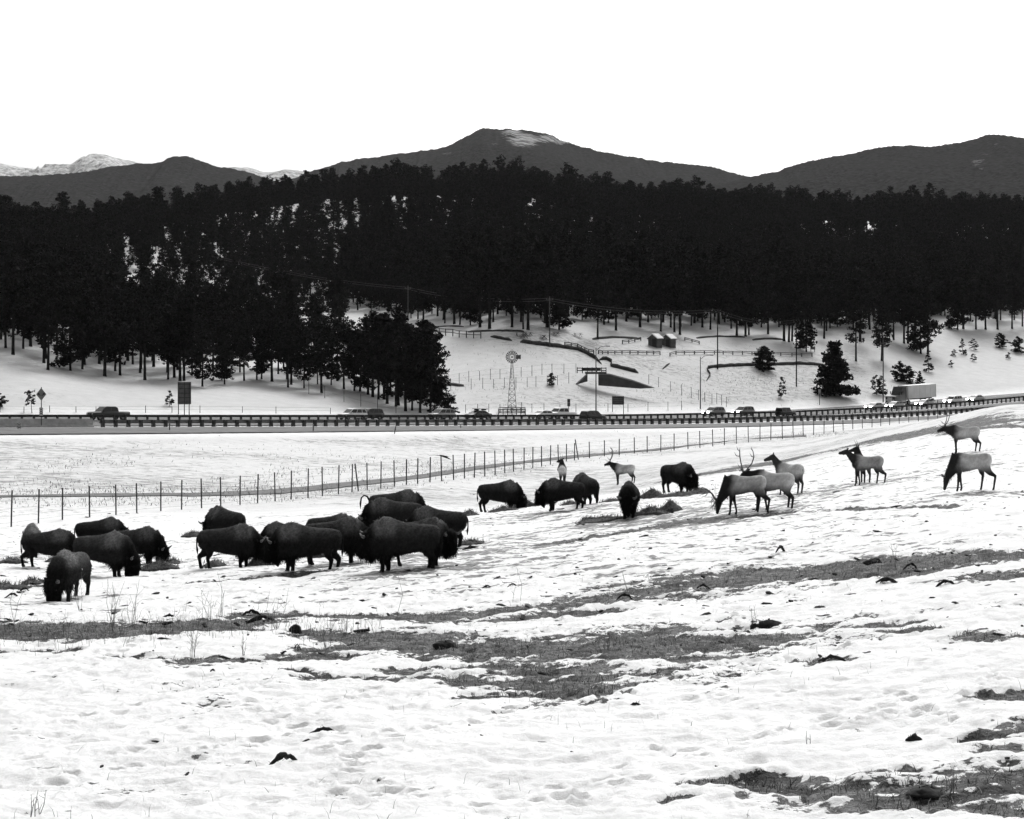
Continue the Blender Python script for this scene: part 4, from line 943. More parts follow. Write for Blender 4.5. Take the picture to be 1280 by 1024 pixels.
# ------------------------------------------------------------------ pasture fence
FP = [14,48,78,112,145,171,201,227,252,276,300,322,344,364,385,403,423,440,459,476,493,508,522,537.5,552,567,580.5,593,606,619,631,642,655,666,677,688,698,708,718,737,755.5,774,793,809,826,842.6,860,875,891,905.5,920.5,935.5,950,963.5,978,991.5,1004,1017,1030,1042,1054,1066,1078,1090,1101,1112,1124,1136,1148,1160,1172,1184]
FY = pchip(np.array([-80, 14, 403, 642, 718, 891, 1000, 1190.]), np.array([109, 116, 152, 195, 214, 246, 272, 330.]))
FT = pchip(np.array([-80, 14, 201, 345, 403, 522, 642, 718, 891, 935, 1000, 1190.]), np.array([616, 613, 602, 590.5, 583.5, 573, 561, 554, 537, 532, 525, 497.]))
fe = empty('wire_fence', onground(640, float(FY(640))), 0, 'tall thin-posted wire fence along the edge of the bison pasture', 'fence'); forg = Vector(fe.location)
posts = []; pm = None
for i, px in enumerate([-62, -24] + FP):
    Y = float(FY(px)); g = onground(px, Y); top = P(px, float(FT(px)), Y); h = max(1.7, top.z - g.z)
    if pm is None: pm = MB().tube([(0, 0, -.4 / 2.2), (0, 0, 1)], .05, 6).build('fence_post', M['post'], fe)
    else: pm = share('fence_post', pm, fe)
    pm.location = g - forg; pm.scale = (1 if px < 500 else 1.15, 1, h); pm.rotation_euler = (R(TR.uniform(-1.5, 1.5)), R(TR.uniform(-1.5, 1.5)), 0)
    posts.append((g, h))
for px, lean in ((448, -7), (723, -9)):
    Y = float(FY(px)); g = onground(px, Y); o = share('fence_post', pm, fe); o.location = g - forg; o.scale = (1.2, 1.2, 2.3); o.rotation_euler = (0, R(lean), 0)
for f in (.12, .3, .5, .72, .95):
    MB().tube([g - forg + Vector((0, 0, h * f)) for g, h in posts], .006, 4, cap=False).build('fence_wire', M['wire'], fe)
# a snapped branch hangs on the fence
bp_ = P(550, 569.5, float(FY(553)) - .2); e = empty('broken_branch', bp_, 0, 'dark broken branch caught on top of the pasture fence', 'branch')
mb = MB(); mb.tube([(-.05, 0, .03), (.35, .02, -.08), (.7, .0, -.22), (1.0, .03, -.38)], [.05, .10, .07, .02], 7); mb.tube([(.35, 0, -.06), (.62, .06, -.06), (.8, .1, -.12)], [.04, .035, .01], 6); mb.build('limb', M['bark'], e)
MB().tube([(0, 0, 0), (-.5, .05, .04), (-1.0, .02, .03), (-1.2, 0, .12)], [.03, .018, .015, .005], 5).build('twig', M['bark'], e)

# small wire fences in the clearing
def small_fence(label, pts, Y0, hpx, m=M['post'], r=.05):
    g = [hit(a, b, Y0) for a, b in pts]; e = empty('wire_fence', g[0], 0, label, 'fence', None); src = None
    for (a, b), q in zip(pts, g):
        h = hpx / F * q.y * TR.uniform(.9, 1.1)
        src = MB().tube([(0, 0, -.2), (0, 0, 1)], r, 5).build('fence_post', m, e) if src is None else share('fence_post', src, e)
        src.location = q - g[0]; src.scale = (1, 1, h)
    for f in (.5, .95): MB().tube([q - g[0] + Vector((0, 0, hpx / F * q.y * f)) for q in g], .01, 4, cap=False).build('fence_wire', M['wire'], e)
small_fence('upper thin wire fence above the windmill head', [(561,482),(574,480),(586,478),(599.5,476),(613,475),(625,474),(639,473),(651.5,472),(665,470.5),(677.5,469),(690,468),(705,467.5),(720,466.5)], 330, 13)
small_fence('lower thin wire fence passing behind the windmill tower', [(563.5,489),(589,487),(603.5,486),(617,486),(630.5,485.5),(645,485),(659,484.5),(670,484),(684,483),(697,482),(711,480)], 330, 13)
small_fence('thin wire fence running along the foot of the snow bank by the motorway', [(582,516),(597,516),(611,516),(625,516),(639,516),(652,516),(665,516),(680,516),(700,516),(720,516),(760,515),(785,515),(810,514),(835,514),(852,513)], 325, 11)
small_fence('thin wire fence descending from the underpass to the motorway', [(811,480),(823,484),(838,489),(852,494),(864,497),(873,500),(881,502),(890,504),(896,505),(902,506.5),(908,508.5)], 340, 13)
small_fence('thin wire fence across the snow below the tree stand', [(386,493),(406,498),(430,503),(451,508),(472,512),(495,516)], 290, 15)
small_fence('low wire fence at the foot of the left slope', [(0,516),(30,516),(62,516),(95,516),(120,516),(182,516),(215,516),(250,516),(303,515),(345,516),(413,517)], 262, 8)

# ------------------------------------------------------------------ split-rail fences
def rail_fence(label, pts, Y0, hpx=7, nrail=2, dark=M['wood']):
    g = [hit(a, b, Y0) for a, b in pts]; e = empty('rail_fence', g[0], 0, label, 'fence', None); src = None; rs = None
    for q in g:
        h = hpx / F * q.y
        src = MB().box((0, 0, .45), (.22, .22, 1.1)).build('fence_post', dark, e) if src is None else share('fence_post', src, e)
        src.location = q - g[0]; src.scale = (1, 1, h)
    for a, b in zip(g[:-1], g[1:]):
        ha, hb_ = hpx / F * a.y, hpx / F * b.y
        for k in range(nrail):
            f = .92 - k * .42
            MB().tube([a - g[0] + Vector((0, -.12, ha * f)), b - g[0] + Vector((0, -.12, hb_ * f))], .085, 5).build('fence_rail', dark, e)
    return e
rail_fence('heavy split-rail fence at the top of the open snow bank', [(541,418),(549,419.5),(557,420.5),(566,421),(574,422),(583,422.5),(592,423.5),(601,424)], 340, 9)
rail_fence('split-rail fence in front of the sheds', [(748,443),(753,443),(760,443),(768.5,443),(777.5,443),(787.5,443),(797.5,443),(808.5,443),(817,443),(825,443.5)], 370, 4.6)
rail_fence('long split-rail fence across the upper clearing', [(837.5,445.5),(845,443),(855.5,443),(868,443),(880.5,443),(893,443),(904,443.5),(916,443.5),(928,443.5),(940,444),(952,444),(964,444),(976,444.5),(990,445),(1002,445.5),(1015,446)], 370, 4.6)
rail_fence('short split-rail fence climbing to the left of the sheds', [(778,430),(786,429),(793.5,427.5),(801,426)], 370, 4.6)
rail_fence('short split-rail fence falling away to the right of the sheds', [(856,425.5),(865,427.5),(874,430)], 370, 4)
rail_fence('split-rail fence stepping down beside the dark road bank', [(706,433),(714,434),(722,435),(727,438),(731,440),(736,442.5),(742,443)], 365, 5)

# ------------------------------------------------------------------ dark cut banks of the access road
def bank(label, pts, Y0, th=.9, hh=.7):
    # densify
    out = []
    for (a, b) in zip(pts[:-1], pts[1:]):
        n_ = max(1, int(abs(b[0] - a[0]) / 4))
        for k in range(n_): out.append((a[0] + (b[0] - a[0]) * k / n_, a[1] + (b[1] - a[1]) * k / n_))
    out.append(pts[-1]); g = [hit(a, b, Y0) for a, b in out]; org = g[0]
    rings = []
    for i, q in enumerate(g):
        h = hh * (1 + .5 * float(vnoise(i * .7, 3.3, 5)) - .25) * (1 if 0 < i < len(g) - 1 else .2)
        rings.append([q - org + Vector(v) for v in ((0, -th, -.3), (0, -th * .7, h * .55), (0, 0, h), (0, th * .8, h * .8), (0, th, -.3))])
    o = MB().rings(rings).build('earth_bank', M['earth']); o.location = org; tag(o, label, kind='structure'); return o
bank('dark earth bank of the access road', [(613,422),(622,424),(640,427)], 340, .6, .55)
bank('dark earth bank of the access road above the windmill', [(650,428.5),(662,430),(687,433),(708,436),(722,438),(733,443),(745,449.5),(752,455)], 345, .6, .7)
bank('dark winding road cut above the underpass', [(749,450),(758,449.5),(765,453),(763,457.5),(772,460),(785,463),(798,466)], 360, .6, .65)
bank('dark winding road edge in the upper clearing', [(883,477),(888,470),(884,464),(885,461),(892,459.5),(910,458.5),(935,457.5),(960,457),(1000,455.5),(1030,457)], 370, .5, .6)
bank('short dark log-like bank on the snow', [(828,462),(833,458),(837,455)], 370, .6, .4)
for (a, b, wd) in ((770, 422, 60), (620, 414, 70), (560, 408, 40), (565, 481, 30), (900, 421, 60), (960, 424, 40)):
    pts = [(a - wd / 2, b + 1), (a - wd / 4, b), (a, b - .5), (a + wd / 4, b), (a + wd / 2, b + .5)]
    bank('low strip of bare earth and duff under the trees', pts, 330, 1.8, .22)

# ------------------------------------------------------------------ underpass with railing
Yb = hit(747, 487, 340).y; e = empty('underpass', P(740, 487, Yb), 0, 'concrete underpass with a dark wedge wing wall and railed deck', 'underpass'); o0 = Vector(e.location)
def loc(px, py, dy=0.0): return P(px, py, Yb) - o0 + Vector((0, dy, 0))
def slab(pts, y0, y1, name, m):
    q = [loc(a, b) for a, b in pts]; return MB().prism([(v.x, v.z) for v in q], y0, y1).build(name, m, e)
slab([(748, 468), (762, 468.5), (790, 476), (817, 485), (800, 486), (748, 482)], 0, .5, 'wing_wall', M['concrete_dark'])
slab([(748, 466.6), (762, 467.2), (790, 474.6), (819, 485), (817, 485.4), (790, 476.4), (762, 468.9), (748, 468.2)], -.12, .6, 'wall_coping', M['concrete'])
slab([(720, 481), (734.5, 468), (734.5, 477)], .3, .7, 'wing_wall', M['concrete_dark'])
slab([(718.5, 481), (734, 466.8), (734.6, 468.2), (721, 480.8)], .2, .8, 'wall_coping', M['concrete'])
slab([(732, 465.2), (758, 465.2), (758, 467.6), (732, 467.6)], -.3, 3.2, 'deck', M['concrete_dark'])
for px in (721.5, 728, 734, 740, 746, 752, 757.5):
    q = loc(px, 466.5); MB().box((q.x, -.2, q.z + .55), (.16, .16, 1.15)).build('railing_post', M['steel_dark'], e)
for py in (460.2, 463.2):
    a, b = loc(721.3, py), loc(757.8, py); MB().tube([a + Vector((0, -.2, 0)), b + Vector((0, -.2, 0))], .09, 5).build('railing_bar', M['steel_dark'], e)
a, b = loc(727, 461.8), loc(751, 461.8); MB().box(((a.x + b.x) / 2, -.12, a.z), (b.x - a.x, .05, .42)).build('railing_panel', M['steel_dark'], e)

# ------------------------------------------------------------------ sheds
def shed(px, py, wpx, hpx, label, rz):
    g = hit(px, py, 365); k = g.y / F; W_, H_ = wpx * k, hpx * k
    e = empty('shed', g, rz, label, 'shed'); D_ = W_ * .85; hw_ = W_ / 2; he = H_ * .62
    MB().prism([(-hw_, -.3), (hw_, -.3), (hw_, he), (0, H_ * .93), (-hw_, he)], -D_ / 2, D_ / 2).build('wall', M['wood_light'], e)
    n_ = 8; bw_ = W_ / n_
    for i in range(n_):
        x = -hw_ + (i + .5) * bw_; z = he + (H_ * .93 - he) * (1 - abs(x) / hw_) - .08
        MB().box((x, -D_ / 2 - .02, z / 2 - .1), (bw_ * .86, .04, z + .2)).build('board', M['wood_light'], e)
    MB().box((hw_ * .35, -D_ / 2 - .06, H_ * .30), (W_ * .40, .05, H_ * .62)).build('door', M['black_paint'], e)
    sl = math.atan2(H_ * .31, hw_); ln = math.hypot(H_ * .31, hw_) * 1.22
    for sx in (-1, 1):
        c_ = Vector((sx * hw_ * .54, 0, H_ * .93 - H_ * .31 * .54 + .06)); MB().box(c_, (ln, D_ * 1.25, .10), ry=sx * sl).build('roof', M['wood'], e)
        MB().box(c_ + Vector((sx * .06, 0, .15)), (ln * .98, D_ * 1.22, .18), ry=sx * sl).build('roof_snow', M['snow'], e)
    return e
shed(819, 433, 13.5, 15.5, 'left of two small board sheds with snowy gable roof, by the climbing fence', R(-38))
shed(836, 433, 13.5, 15, 'right of two small board sheds with snowy gable roof, by the falling fence', R(-38))

# ------------------------------------------------------------------ windmill
g = hit(640, 516, 330); k = g.y / F
e = empty('windmill', g, 0, 'steel lattice windmill with a many bladed fan on the snowy clearing', 'windmill')
Ht = 66 * k; hw0, hw1 = 6.0 * k, .7 * k
for sx in (-1, 1):
    for sy in (-1, 1): MB().tube([(sx * hw0, sy * hw0, -.3), (sx * hw1, sy * hw1, Ht)], .055, 5).build('tower_leg', M['galv'], e)
N = 9
for i in range(N):
    t0, t1 = i / N, (i + 1) / N; a, b = hw0 + (hw1 - hw0) * t0, hw0 + (hw1 - hw0) * t1; z0, z1 = Ht * t0, Ht * t1
    mb = MB()
    for (p, q) in (((-1, -1), (1, -1)), ((1, -1), (1, 1)), ((1, 1), (-1, 1)), ((-1, 1), (-1, -1))):
        mb.tube([(p[0] * a, p[1] * a, z0), (q[0] * b, q[1] * b, z1)], .022, 4); mb.tube([(q[0] * a, q[1] * a, z0), (p[0] * b, p[1] * b, z1)], .022, 4); mb.tube([(p[0] * b, p[1] * b, z1), (q[0] * b, q[1] * b, z1)], .025, 4)
    mb.build('cross_brace', M['galv'], e)
hub = Vector((0, -.5, Ht + .45)); Rf = 8.0 * k
MB().tube([hub + Vector((0, -.15, 0)), hub + Vector((0, .6, 0))], .16, 8).build('hub', M['blade'], e)
fan = None
for i in range(18):
    a = 2 * math.pi * i / 18; r0, r1 = Rf * .34, Rf
    u = Vector((math.cos(a), 0, math.sin(a))); v = Vector((-math.sin(a), 0, math.cos(a)))
    w0, w1 = r0 * .11, r1 * .11
    pts = [hub + u * r0 - v * w0 + Vector((0, -.04, 0)), hub + u * r0 + v * w0 + Vector((0, .04, 0)), hub + u * r1 + v * w1 + Vector((0, .10, 0)), hub + u * r1 - v * w1 + Vector((0, -.10, 0))]
    V = pts + [p + Vector((0, .015, 0)) for p in pts]
    MB().add(V, [(0, 1, 2, 3), (7, 6, 5, 4), (0, 4, 5, 1), (1, 5, 6, 2), (2, 6, 7, 3), (3, 7, 4, 0)]).build('fan_blade', M['blade'], e)
for rr_ in (.42, .86):
    MB().tube([hub + Vector((math.cos(2 * math.pi * i / 24) * Rf * rr_, .08, math.sin(2 * math.pi * i / 24) * Rf * rr_)) for i in range(25)], .012, 4, cap=False).build('fan_ring', M['blade'], e)
MB().box((hub.x + 3.0 * k, .3, hub.z), (6 * k, .05, .07)).build('tail_bone', M['blade'], e)
tv_ = MB(); x0 = hub.x + 5.2 * k; x1 = hub.x + 11 * k
tv_.add([(x0, .3, hub.z - 1.6 * k), (x1, .3, hub.z - 3.0 * k), (x1, .3, hub.z + 3.0 * k), (x0, .3, hub.z + 1.6 * k), (x0, .33, hub.z - 1.6 * k), (x1, .33, hub.z - 3.0 * k), (x1, .33, hub.z + 3.0 * k), (x0, .33, hub.z + 1.6 * k)], [(0, 1, 2, 3), (7, 6, 5, 4), (0, 4, 5, 1), (1, 5, 6, 2), (2, 6, 7, 3), (3, 7, 4, 0)]); tv_.build('tail_vane', M['blade'], e)
# pen round its foot
pg = hit(640, 517.5, 330); e = empty('stock_pen', pg, 0, 'low dark wooden pen around the foot of the windmill', 'fence'); wx = 16.5 * k; wy = 3.0
for i in range(7):
    for y in (-wy, wy): MB().box((-wx + 2 * wx * i / 6, y, .3), (.14, .14, 1.3)).build('fence_post', M['wood'], e)
for y in (-wy, wy):
    for z in (.25, .55, .85): MB().box((0, y - .1, z), (2 * wx, .05, .17)).build('fence_rail', M['wood'], e)
for x in (-wx, wx):
    for z in (.25, .55, .85): MB().box((x, 0, z), (.05, 2 * wy, .17)).build('fence_rail', M['wood'], e)

# ------------------------------------------------------------------ poles, lamps and wires
def pole(px, pyb, pyt, label, Y0, arm=True, lean=0.0, m=M['bark'], r=.15):
    g = hit(px, pyb, Y0); h = (pyb - pyt) / F * g.y; e = empty('utility_pole', g, 0, label, 'utility pole'); e.rotation_euler = (0, lean, 0)
    MB().tube([(0, 0, -.3), (0, 0, h * .5), (0, 0, h)], [r, r * .85, r * .65], 8).build('pole', m, e)
    if arm:
        MB().box((0, -.12, h - .7), (1.9, .1, .12), R(35)).build('crossarm', m, e)
        for x in (-.8, 0, .8): MB().tube([(x * math.cos(R(35)), -.12 + x * math.sin(R(35)), h - .65), (x * math.cos(R(35)), -.12 + x * math.sin(R(35)), h - .42)], .05, 6).build('insulator', M['steel_grey'], e)
    return g + Vector((0, 0, h - .4))
t1 = pole(510, 402, 357, 'thin pale utility pole on the wooded slope above the left stand', 400, m=M['wood_light'])
t2 = pole(687, 434, 371, 'utility pole at the bend of the dark road bank', 350, m=M['wood'])
t3 = pole(897, 462, 385, 'tall dark utility pole rising from the winding road edge', 370)
t4 = pole(995.5, 484, 398, 'dark utility pole on the rough slope left of the lone pine', 370)
t5 = pole(1104, 503, 425, 'slim utility pole behind the lorry', 400, m=M['wood'])
def wire(a, b, label, sag=1.2, off=0.0):
    a, b = Vector(a), Vector(b); n_ = 16
    o = MB().tube([a.lerp(b, i / n_) - a + Vector((off, 0, -sag * 4 * (i / n_) * (1 - i / n_))) for i in range(n_ + 1)], .02, 4, cap=False).build('power_line', M['wire']); o.location = a
    return tag(o, label, 'power line', 'power lines over the clearing')
t0_ = P(262, 318, 520); 
for dz in (0, -.5):
    wire(t0_ + Vector((0, 0, dz)), t1 + Vector((0, 0, dz)), 'power line descending the wooded hillside to the pale pole')
    wire(t1 + Vector((0, 0, dz)), t2 + Vector((0, 0, dz)), 'power line between the pale pole and the pole by the road bank')
    wire(t2 + Vector((0, 0, dz)), t3 + Vector((0, 0, dz)), 'power line crossing in front of the forest to the tall dark pole')
    wire(t3 + Vector((0, 0, dz)), t4 + Vector((0, 0, dz)), 'power line between the two dark poles in the clearing')
def lamp(px, pyb, pyt, label, Y0, arm_px, r=.12):
    g = hit(px, pyb, Y0); k = g.y / F; h = (pyb - pyt) * k; e = empty('street_lamp', g, 0, label, 'street lamp')
    MB().tube([(0, 0, -.2), (0, 0, .5), (0, 0, h)], [r * 1.3, r, r * .6], 8).build('pole', M['steel_grey'], e)
    L_ = arm_px * k; MB().tube([(0, 0, h - .5), (L_ * .4, 0, h + .15), (L_, 0, h + .35)], [.06, .05, .05], 6).build('arm', M['steel_grey'], e)
    mb = MB(); mb.box((L_ + .3 * (1 if L_ > 0 else -1), 0, h + .33), (.8, .32, .16), 0, .7); mb.build('lantern', M['steel_grey'], e); return e
lamp(745, 517, 435, 'tall grey lamp post in front of the underpass', 330, 13)
lamp(875.5, 511, 446, 'lamp post with upswept arm beside the motorway, above two headlit cars', 350, 12)

# ------------------------------------------------------------------ signs
def panel(name, label, px, py_t, py_b, w_px, Y, posts, foot, m, stripes=None, yaw=0.0, frame=None):
    g = P(px, foot, Y); k = Y / F; e = empty(name, g, yaw, label, 'sign'); z0, z1 = (foot - py_b) * k, (foot - py_t) * k; w_ = w_px * k
    pn = MB().box((0, 0, (z0 + z1) / 2), (w_, .06, z1 - z0)).build('panel', m, e)
    for x in posts: MB().box((x * w_, .10, z1 * .48), (.12, .1, z1 * .96 + .3)).build('sign_post', M['steel_dark'], e)
    if stripes: stripes(e, w_, z0, z1)
    return e
def back_frame(e, w_, z0, z1):
    n_ = 5
    for i in range(n_): MB().box((0, -.06, z0 + (z1 - z0) * (i + .5) / n_), (w_ * .98, .05, .09)).build('stiffener', M['sign_dark'], e)
    for x in (-.42, 0, .36): MB().box((x * w_, -.10, (z0 + z1) / 2), (.10, .06, (z1 - z0))).build('stiffener', M['sign_dark'], e)
Ysg = float(hit(230, 519, 262).y)
panel('road_sign', 'large weathered road sign panel on posts below the tree stand', 230.5, 477.5, 505.5, 16.5, Ysg, (-.44, 0, .36), 520, M['sign_face'], back_frame, R(14))
def lines(e, w_, z0, z1):
    for f, m_ in ((.5, 'sign_face'), (.3, 'sign_face'), (.7, 'sign_face')): MB().box((0, -.05, z0 + (z1 - z0) * f), (w_ * .8, .03, .12)).build('legend_line', M[m_], e)
    MB().box((0, -.04, z1 - .05), (w_ * 1.0, .03, .08)).build('border', M['black_paint'], e)
Y_ = float(hit(773, 517, 340).y)
panel('information_sign', 'dark two-post information board beside the motorway', 772.5, 495.5, 506, 15, Y_, (-.46, .46), 519, M['sign_dark'], lines)
panel('route_sign', 'small dark upright route sign above the pickups', 711, 498.8, 508, 3.6, float(hit(711, 518, 330).y), (0,), 519, M['sign_dark'], lambda e, w_, z0, z1: MB().box((0, -.05, (z0 + z1) / 2), (w_, .03, .1)).build('divider', M['sign_mid'], e))
panel('small_sign', 'small pale sign on a thin post right of the lone shaggy pine', 1024.5, 487, 492, 3.2, float(hit(1024, 507, 370).y), (0,), 508, M['concrete'])
panel('notice_board', 'low dark notice board in the upper clearing', 1016, 433.5, 437, 6, float(hit(1016, 440, 370).y), (-.4, .4), 440, M['wood'])
# warning sign with its two arrows and the chevron plates
Yw = RO[1] - 18; k = Yw / F
g = P(51.5, 532, Yw); e = empty('warning_sign', g, 0, 'diamond shaped warning sign with an arrow pair over a striped plate', 'sign')
MB().box((0, .07, 48 * k / 2), (.09, .07, 48 * k)).build('sign_post', M['steel_dark'], e)
c = Vector((0, 0, 39.0 * k)); hd_ = 8.2 * k
MB().add([c + Vector(v) for v in ((-hd_ * .78, 0, 0), (0, 0, -hd_), (hd_ * .78, 0, 0), (0, 0, hd_), (-hd_ * .78, .03, 0), (0, .03, -hd_), (hd_ * .78, .03, 0), (0, .03, hd_))], [(0, 1, 2, 3), (7, 6, 5, 4), (0, 4, 5, 1), (1, 5, 6, 2), (2, 6, 7, 3), (3, 7, 4, 0)]).build('panel', M['sign_mid'], e)
for sx in (-1, 1):
    mb = MB(); pts = [(sx * .05, 0, -.12), (sx * .14, 0, -.16), (sx * .30, 0, -.02), (sx * .38, 0, -.10), (sx * .40, 0, .16), (sx * .16, 0, .12), (sx * .24, 0, .04)]
    V = [c + Vector((x * 1.05, -.012, z * 1.05)) for x, _, z in pts]; mb.add(V + [v + Vector((0, .01, 0)) for v in V], [tuple(range(7)), tuple(range(13, 6, -1))]); mb.build('arrow', M['black_paint'], e)
def chevrons(e, c, w_, h_, n_):
    MB().box((c.x, c.y, c.z), (w_, .03, h_)).build('plate', M['white_paint'], e)
    for i in range(n_):
        z = c.z - h_ / 2 + h_ * (i + .35) / n_; t = h_ / n_ * .5; a = w_ * .5
        V = [(c.x - a, c.y - .02, z), (c.x, c.y - .02, z + t * .8), (c.x + a, c.y - .02, z), (c.x + a, c.y - .02, min(z + t, c.z + h_ / 2)), (c.x, c.y - .02, min(z + t * 1.8, c.z + h_ / 2)), (c.x - a, c.y - .02, min(z + t, c.z + h_ / 2))]
        MB().add(V, [(0, 1, 4, 5), (1, 2, 3, 4)]).build('chevron', M['black_paint'], e)
chevrons(e, Vector((0, 0, 17.5 * k)), 4.4 * k, 10 * k, 4)
g = P(24, 537, RO[1] - 19); e = empty('hazard_marker', g, 0, 'short black and white striped hazard marker on the concrete barrier', 'sign'); k = (RO[1] - 19) / F
MB().box((0, .05, 3.5 * k), (.09, .06, 8 * k)).build('sign_post', M['steel_dark'], e); chevrons(e, Vector((0, 0, 4.5 * k)), 5 * k, 7.5 * k, 4)
for i, (px, py, h) in enumerate([(212, 539, 11), (493, 543, 11), (576, 536, 5), (391.5, 540, 9)]):
    s_ = rail_s(px); q = hit(px, py, 195); e = empty('delineator_post', q + Vector((0, 0, .05)), 0, ['thin delineator post beside the grey guardrail under the large sign', 'leaning delineator post on the empty slip road edge', 'short delineator stub beside the slip road', 'thin delineator post by the slip road before the parked-looking cars'][i], 'post')
    MB().box((0, 0, h * q.y / F / 2), (.12, .05, h * q.y / F)).build('stake', M['steel_dark'], e); MB().box((0, -.035, h * q.y / F * .9), (.1, .02, .15)).build('reflector', M['sign_mid'], e)
    if i == 1: e.rotation_euler = (0, R(10), 0)
# picnic tables
for i, (px, py) in enumerate([(650, 421), (660, 420), (655, 424), (680, 424), (695, 420), (722, 421)]):
    q = hit(px, py, 345); e = empty('picnic_table', q, R(20 + 25 * i), ['dark picnic table left of the pole at the road bend', 'dark picnic table near the forest edge by the road bend', 'dark picnic table closest to the road bank', 'long dark picnic table beside the pole at the road bend', 'dark picnic table just right of the pole at the road bend', 'dark picnic table standing apart below the forest'][i], 'table', 'picnic tables')
    MB().box((0, 0, .74), (1.9, .75, .06)).build('tabletop', M['wood'], e)
    for y in (-.68, .68): MB().box((0, y, .44), (1.9, .26, .05)).build('bench', M['wood'], e)
    for x in (-.7, .7):
        mb = MB(); mb.tube([(x, -.6, -.05), (x, .28, .72)], .06, 4); mb.tube([(x, .6, -.05), (x, -.28, .72)], .06, 4); mb.build('leg', M['wood'], e)

# ------------------------------------------------------------------ vehicles
PAINT = {n: mat('paint_' + n, v, .35, spec=.5) for n, v in (('black', .012), ('dark', .03), ('grey', .16), ('silver', .38), ('white', .78))}
M['tyre'] = mat('tyre', .015, .9); M['rim'] = mat('rim', .25, .4, metal=.6); M['glass'] = mat('car_glass', .02, .08, spec=.6)
M['lamp_on'] = mat('headlight_lit', .9, .3, emit=25.0); M['lamp_off'] = mat('headlight_glass', .6, .15); M['tail_lamp'] = mat('tail_lamp', .08, .3)
M['trailer'] = mat('trailer_side', .80, .6, .08, .5); M['chrome'] = mat('chrome', .5, .25, metal=.8)
def rrect(x, z0, z1, hw, tuck=.9, n=None):
    zb = z0 + (z1 - z0) * .45
    return [Vector(p) for p in ((x, -hw * .93, z0), (x, -hw, zb), (x, -hw * .985, z1 - .05), (x, -hw * tuck, z1), (x, hw * tuck, z1), (x, hw * .985, z1 - .05), (x, hw, zb), (x, hw * .93, z0))]
WHEEL = {}
def wheel(e, x, y, r, wd=.24, sd=1):
    key = (round(r, 3), round(wd, 3))
    if key not in WHEEL:
        t = MB().tube([(0, -wd / 2, 0), (0, -wd / 2 + .03, 0), (0, wd / 2 - .03, 0), (0, wd / 2, 0)], [r * .9, r, r, r * .9], 18).build('tyre', M['tyre'])
        q = MB().tube([(0, -wd / 2 - .012, 0), (0, wd / 2 + .012, 0)], [r * .58, r * .58], 14).build('rim', M['rim'])
        WHEEL[key] = (t.data, q.data); bpy.data.objects.remove(t); bpy.data.objects.remove(q)
    w_ = empty('wheel', (x, y, r)); w_.parent = e
    share('tyre', WHEEL[key][0], w_); share('rim', WHEEL[key][1], w_)
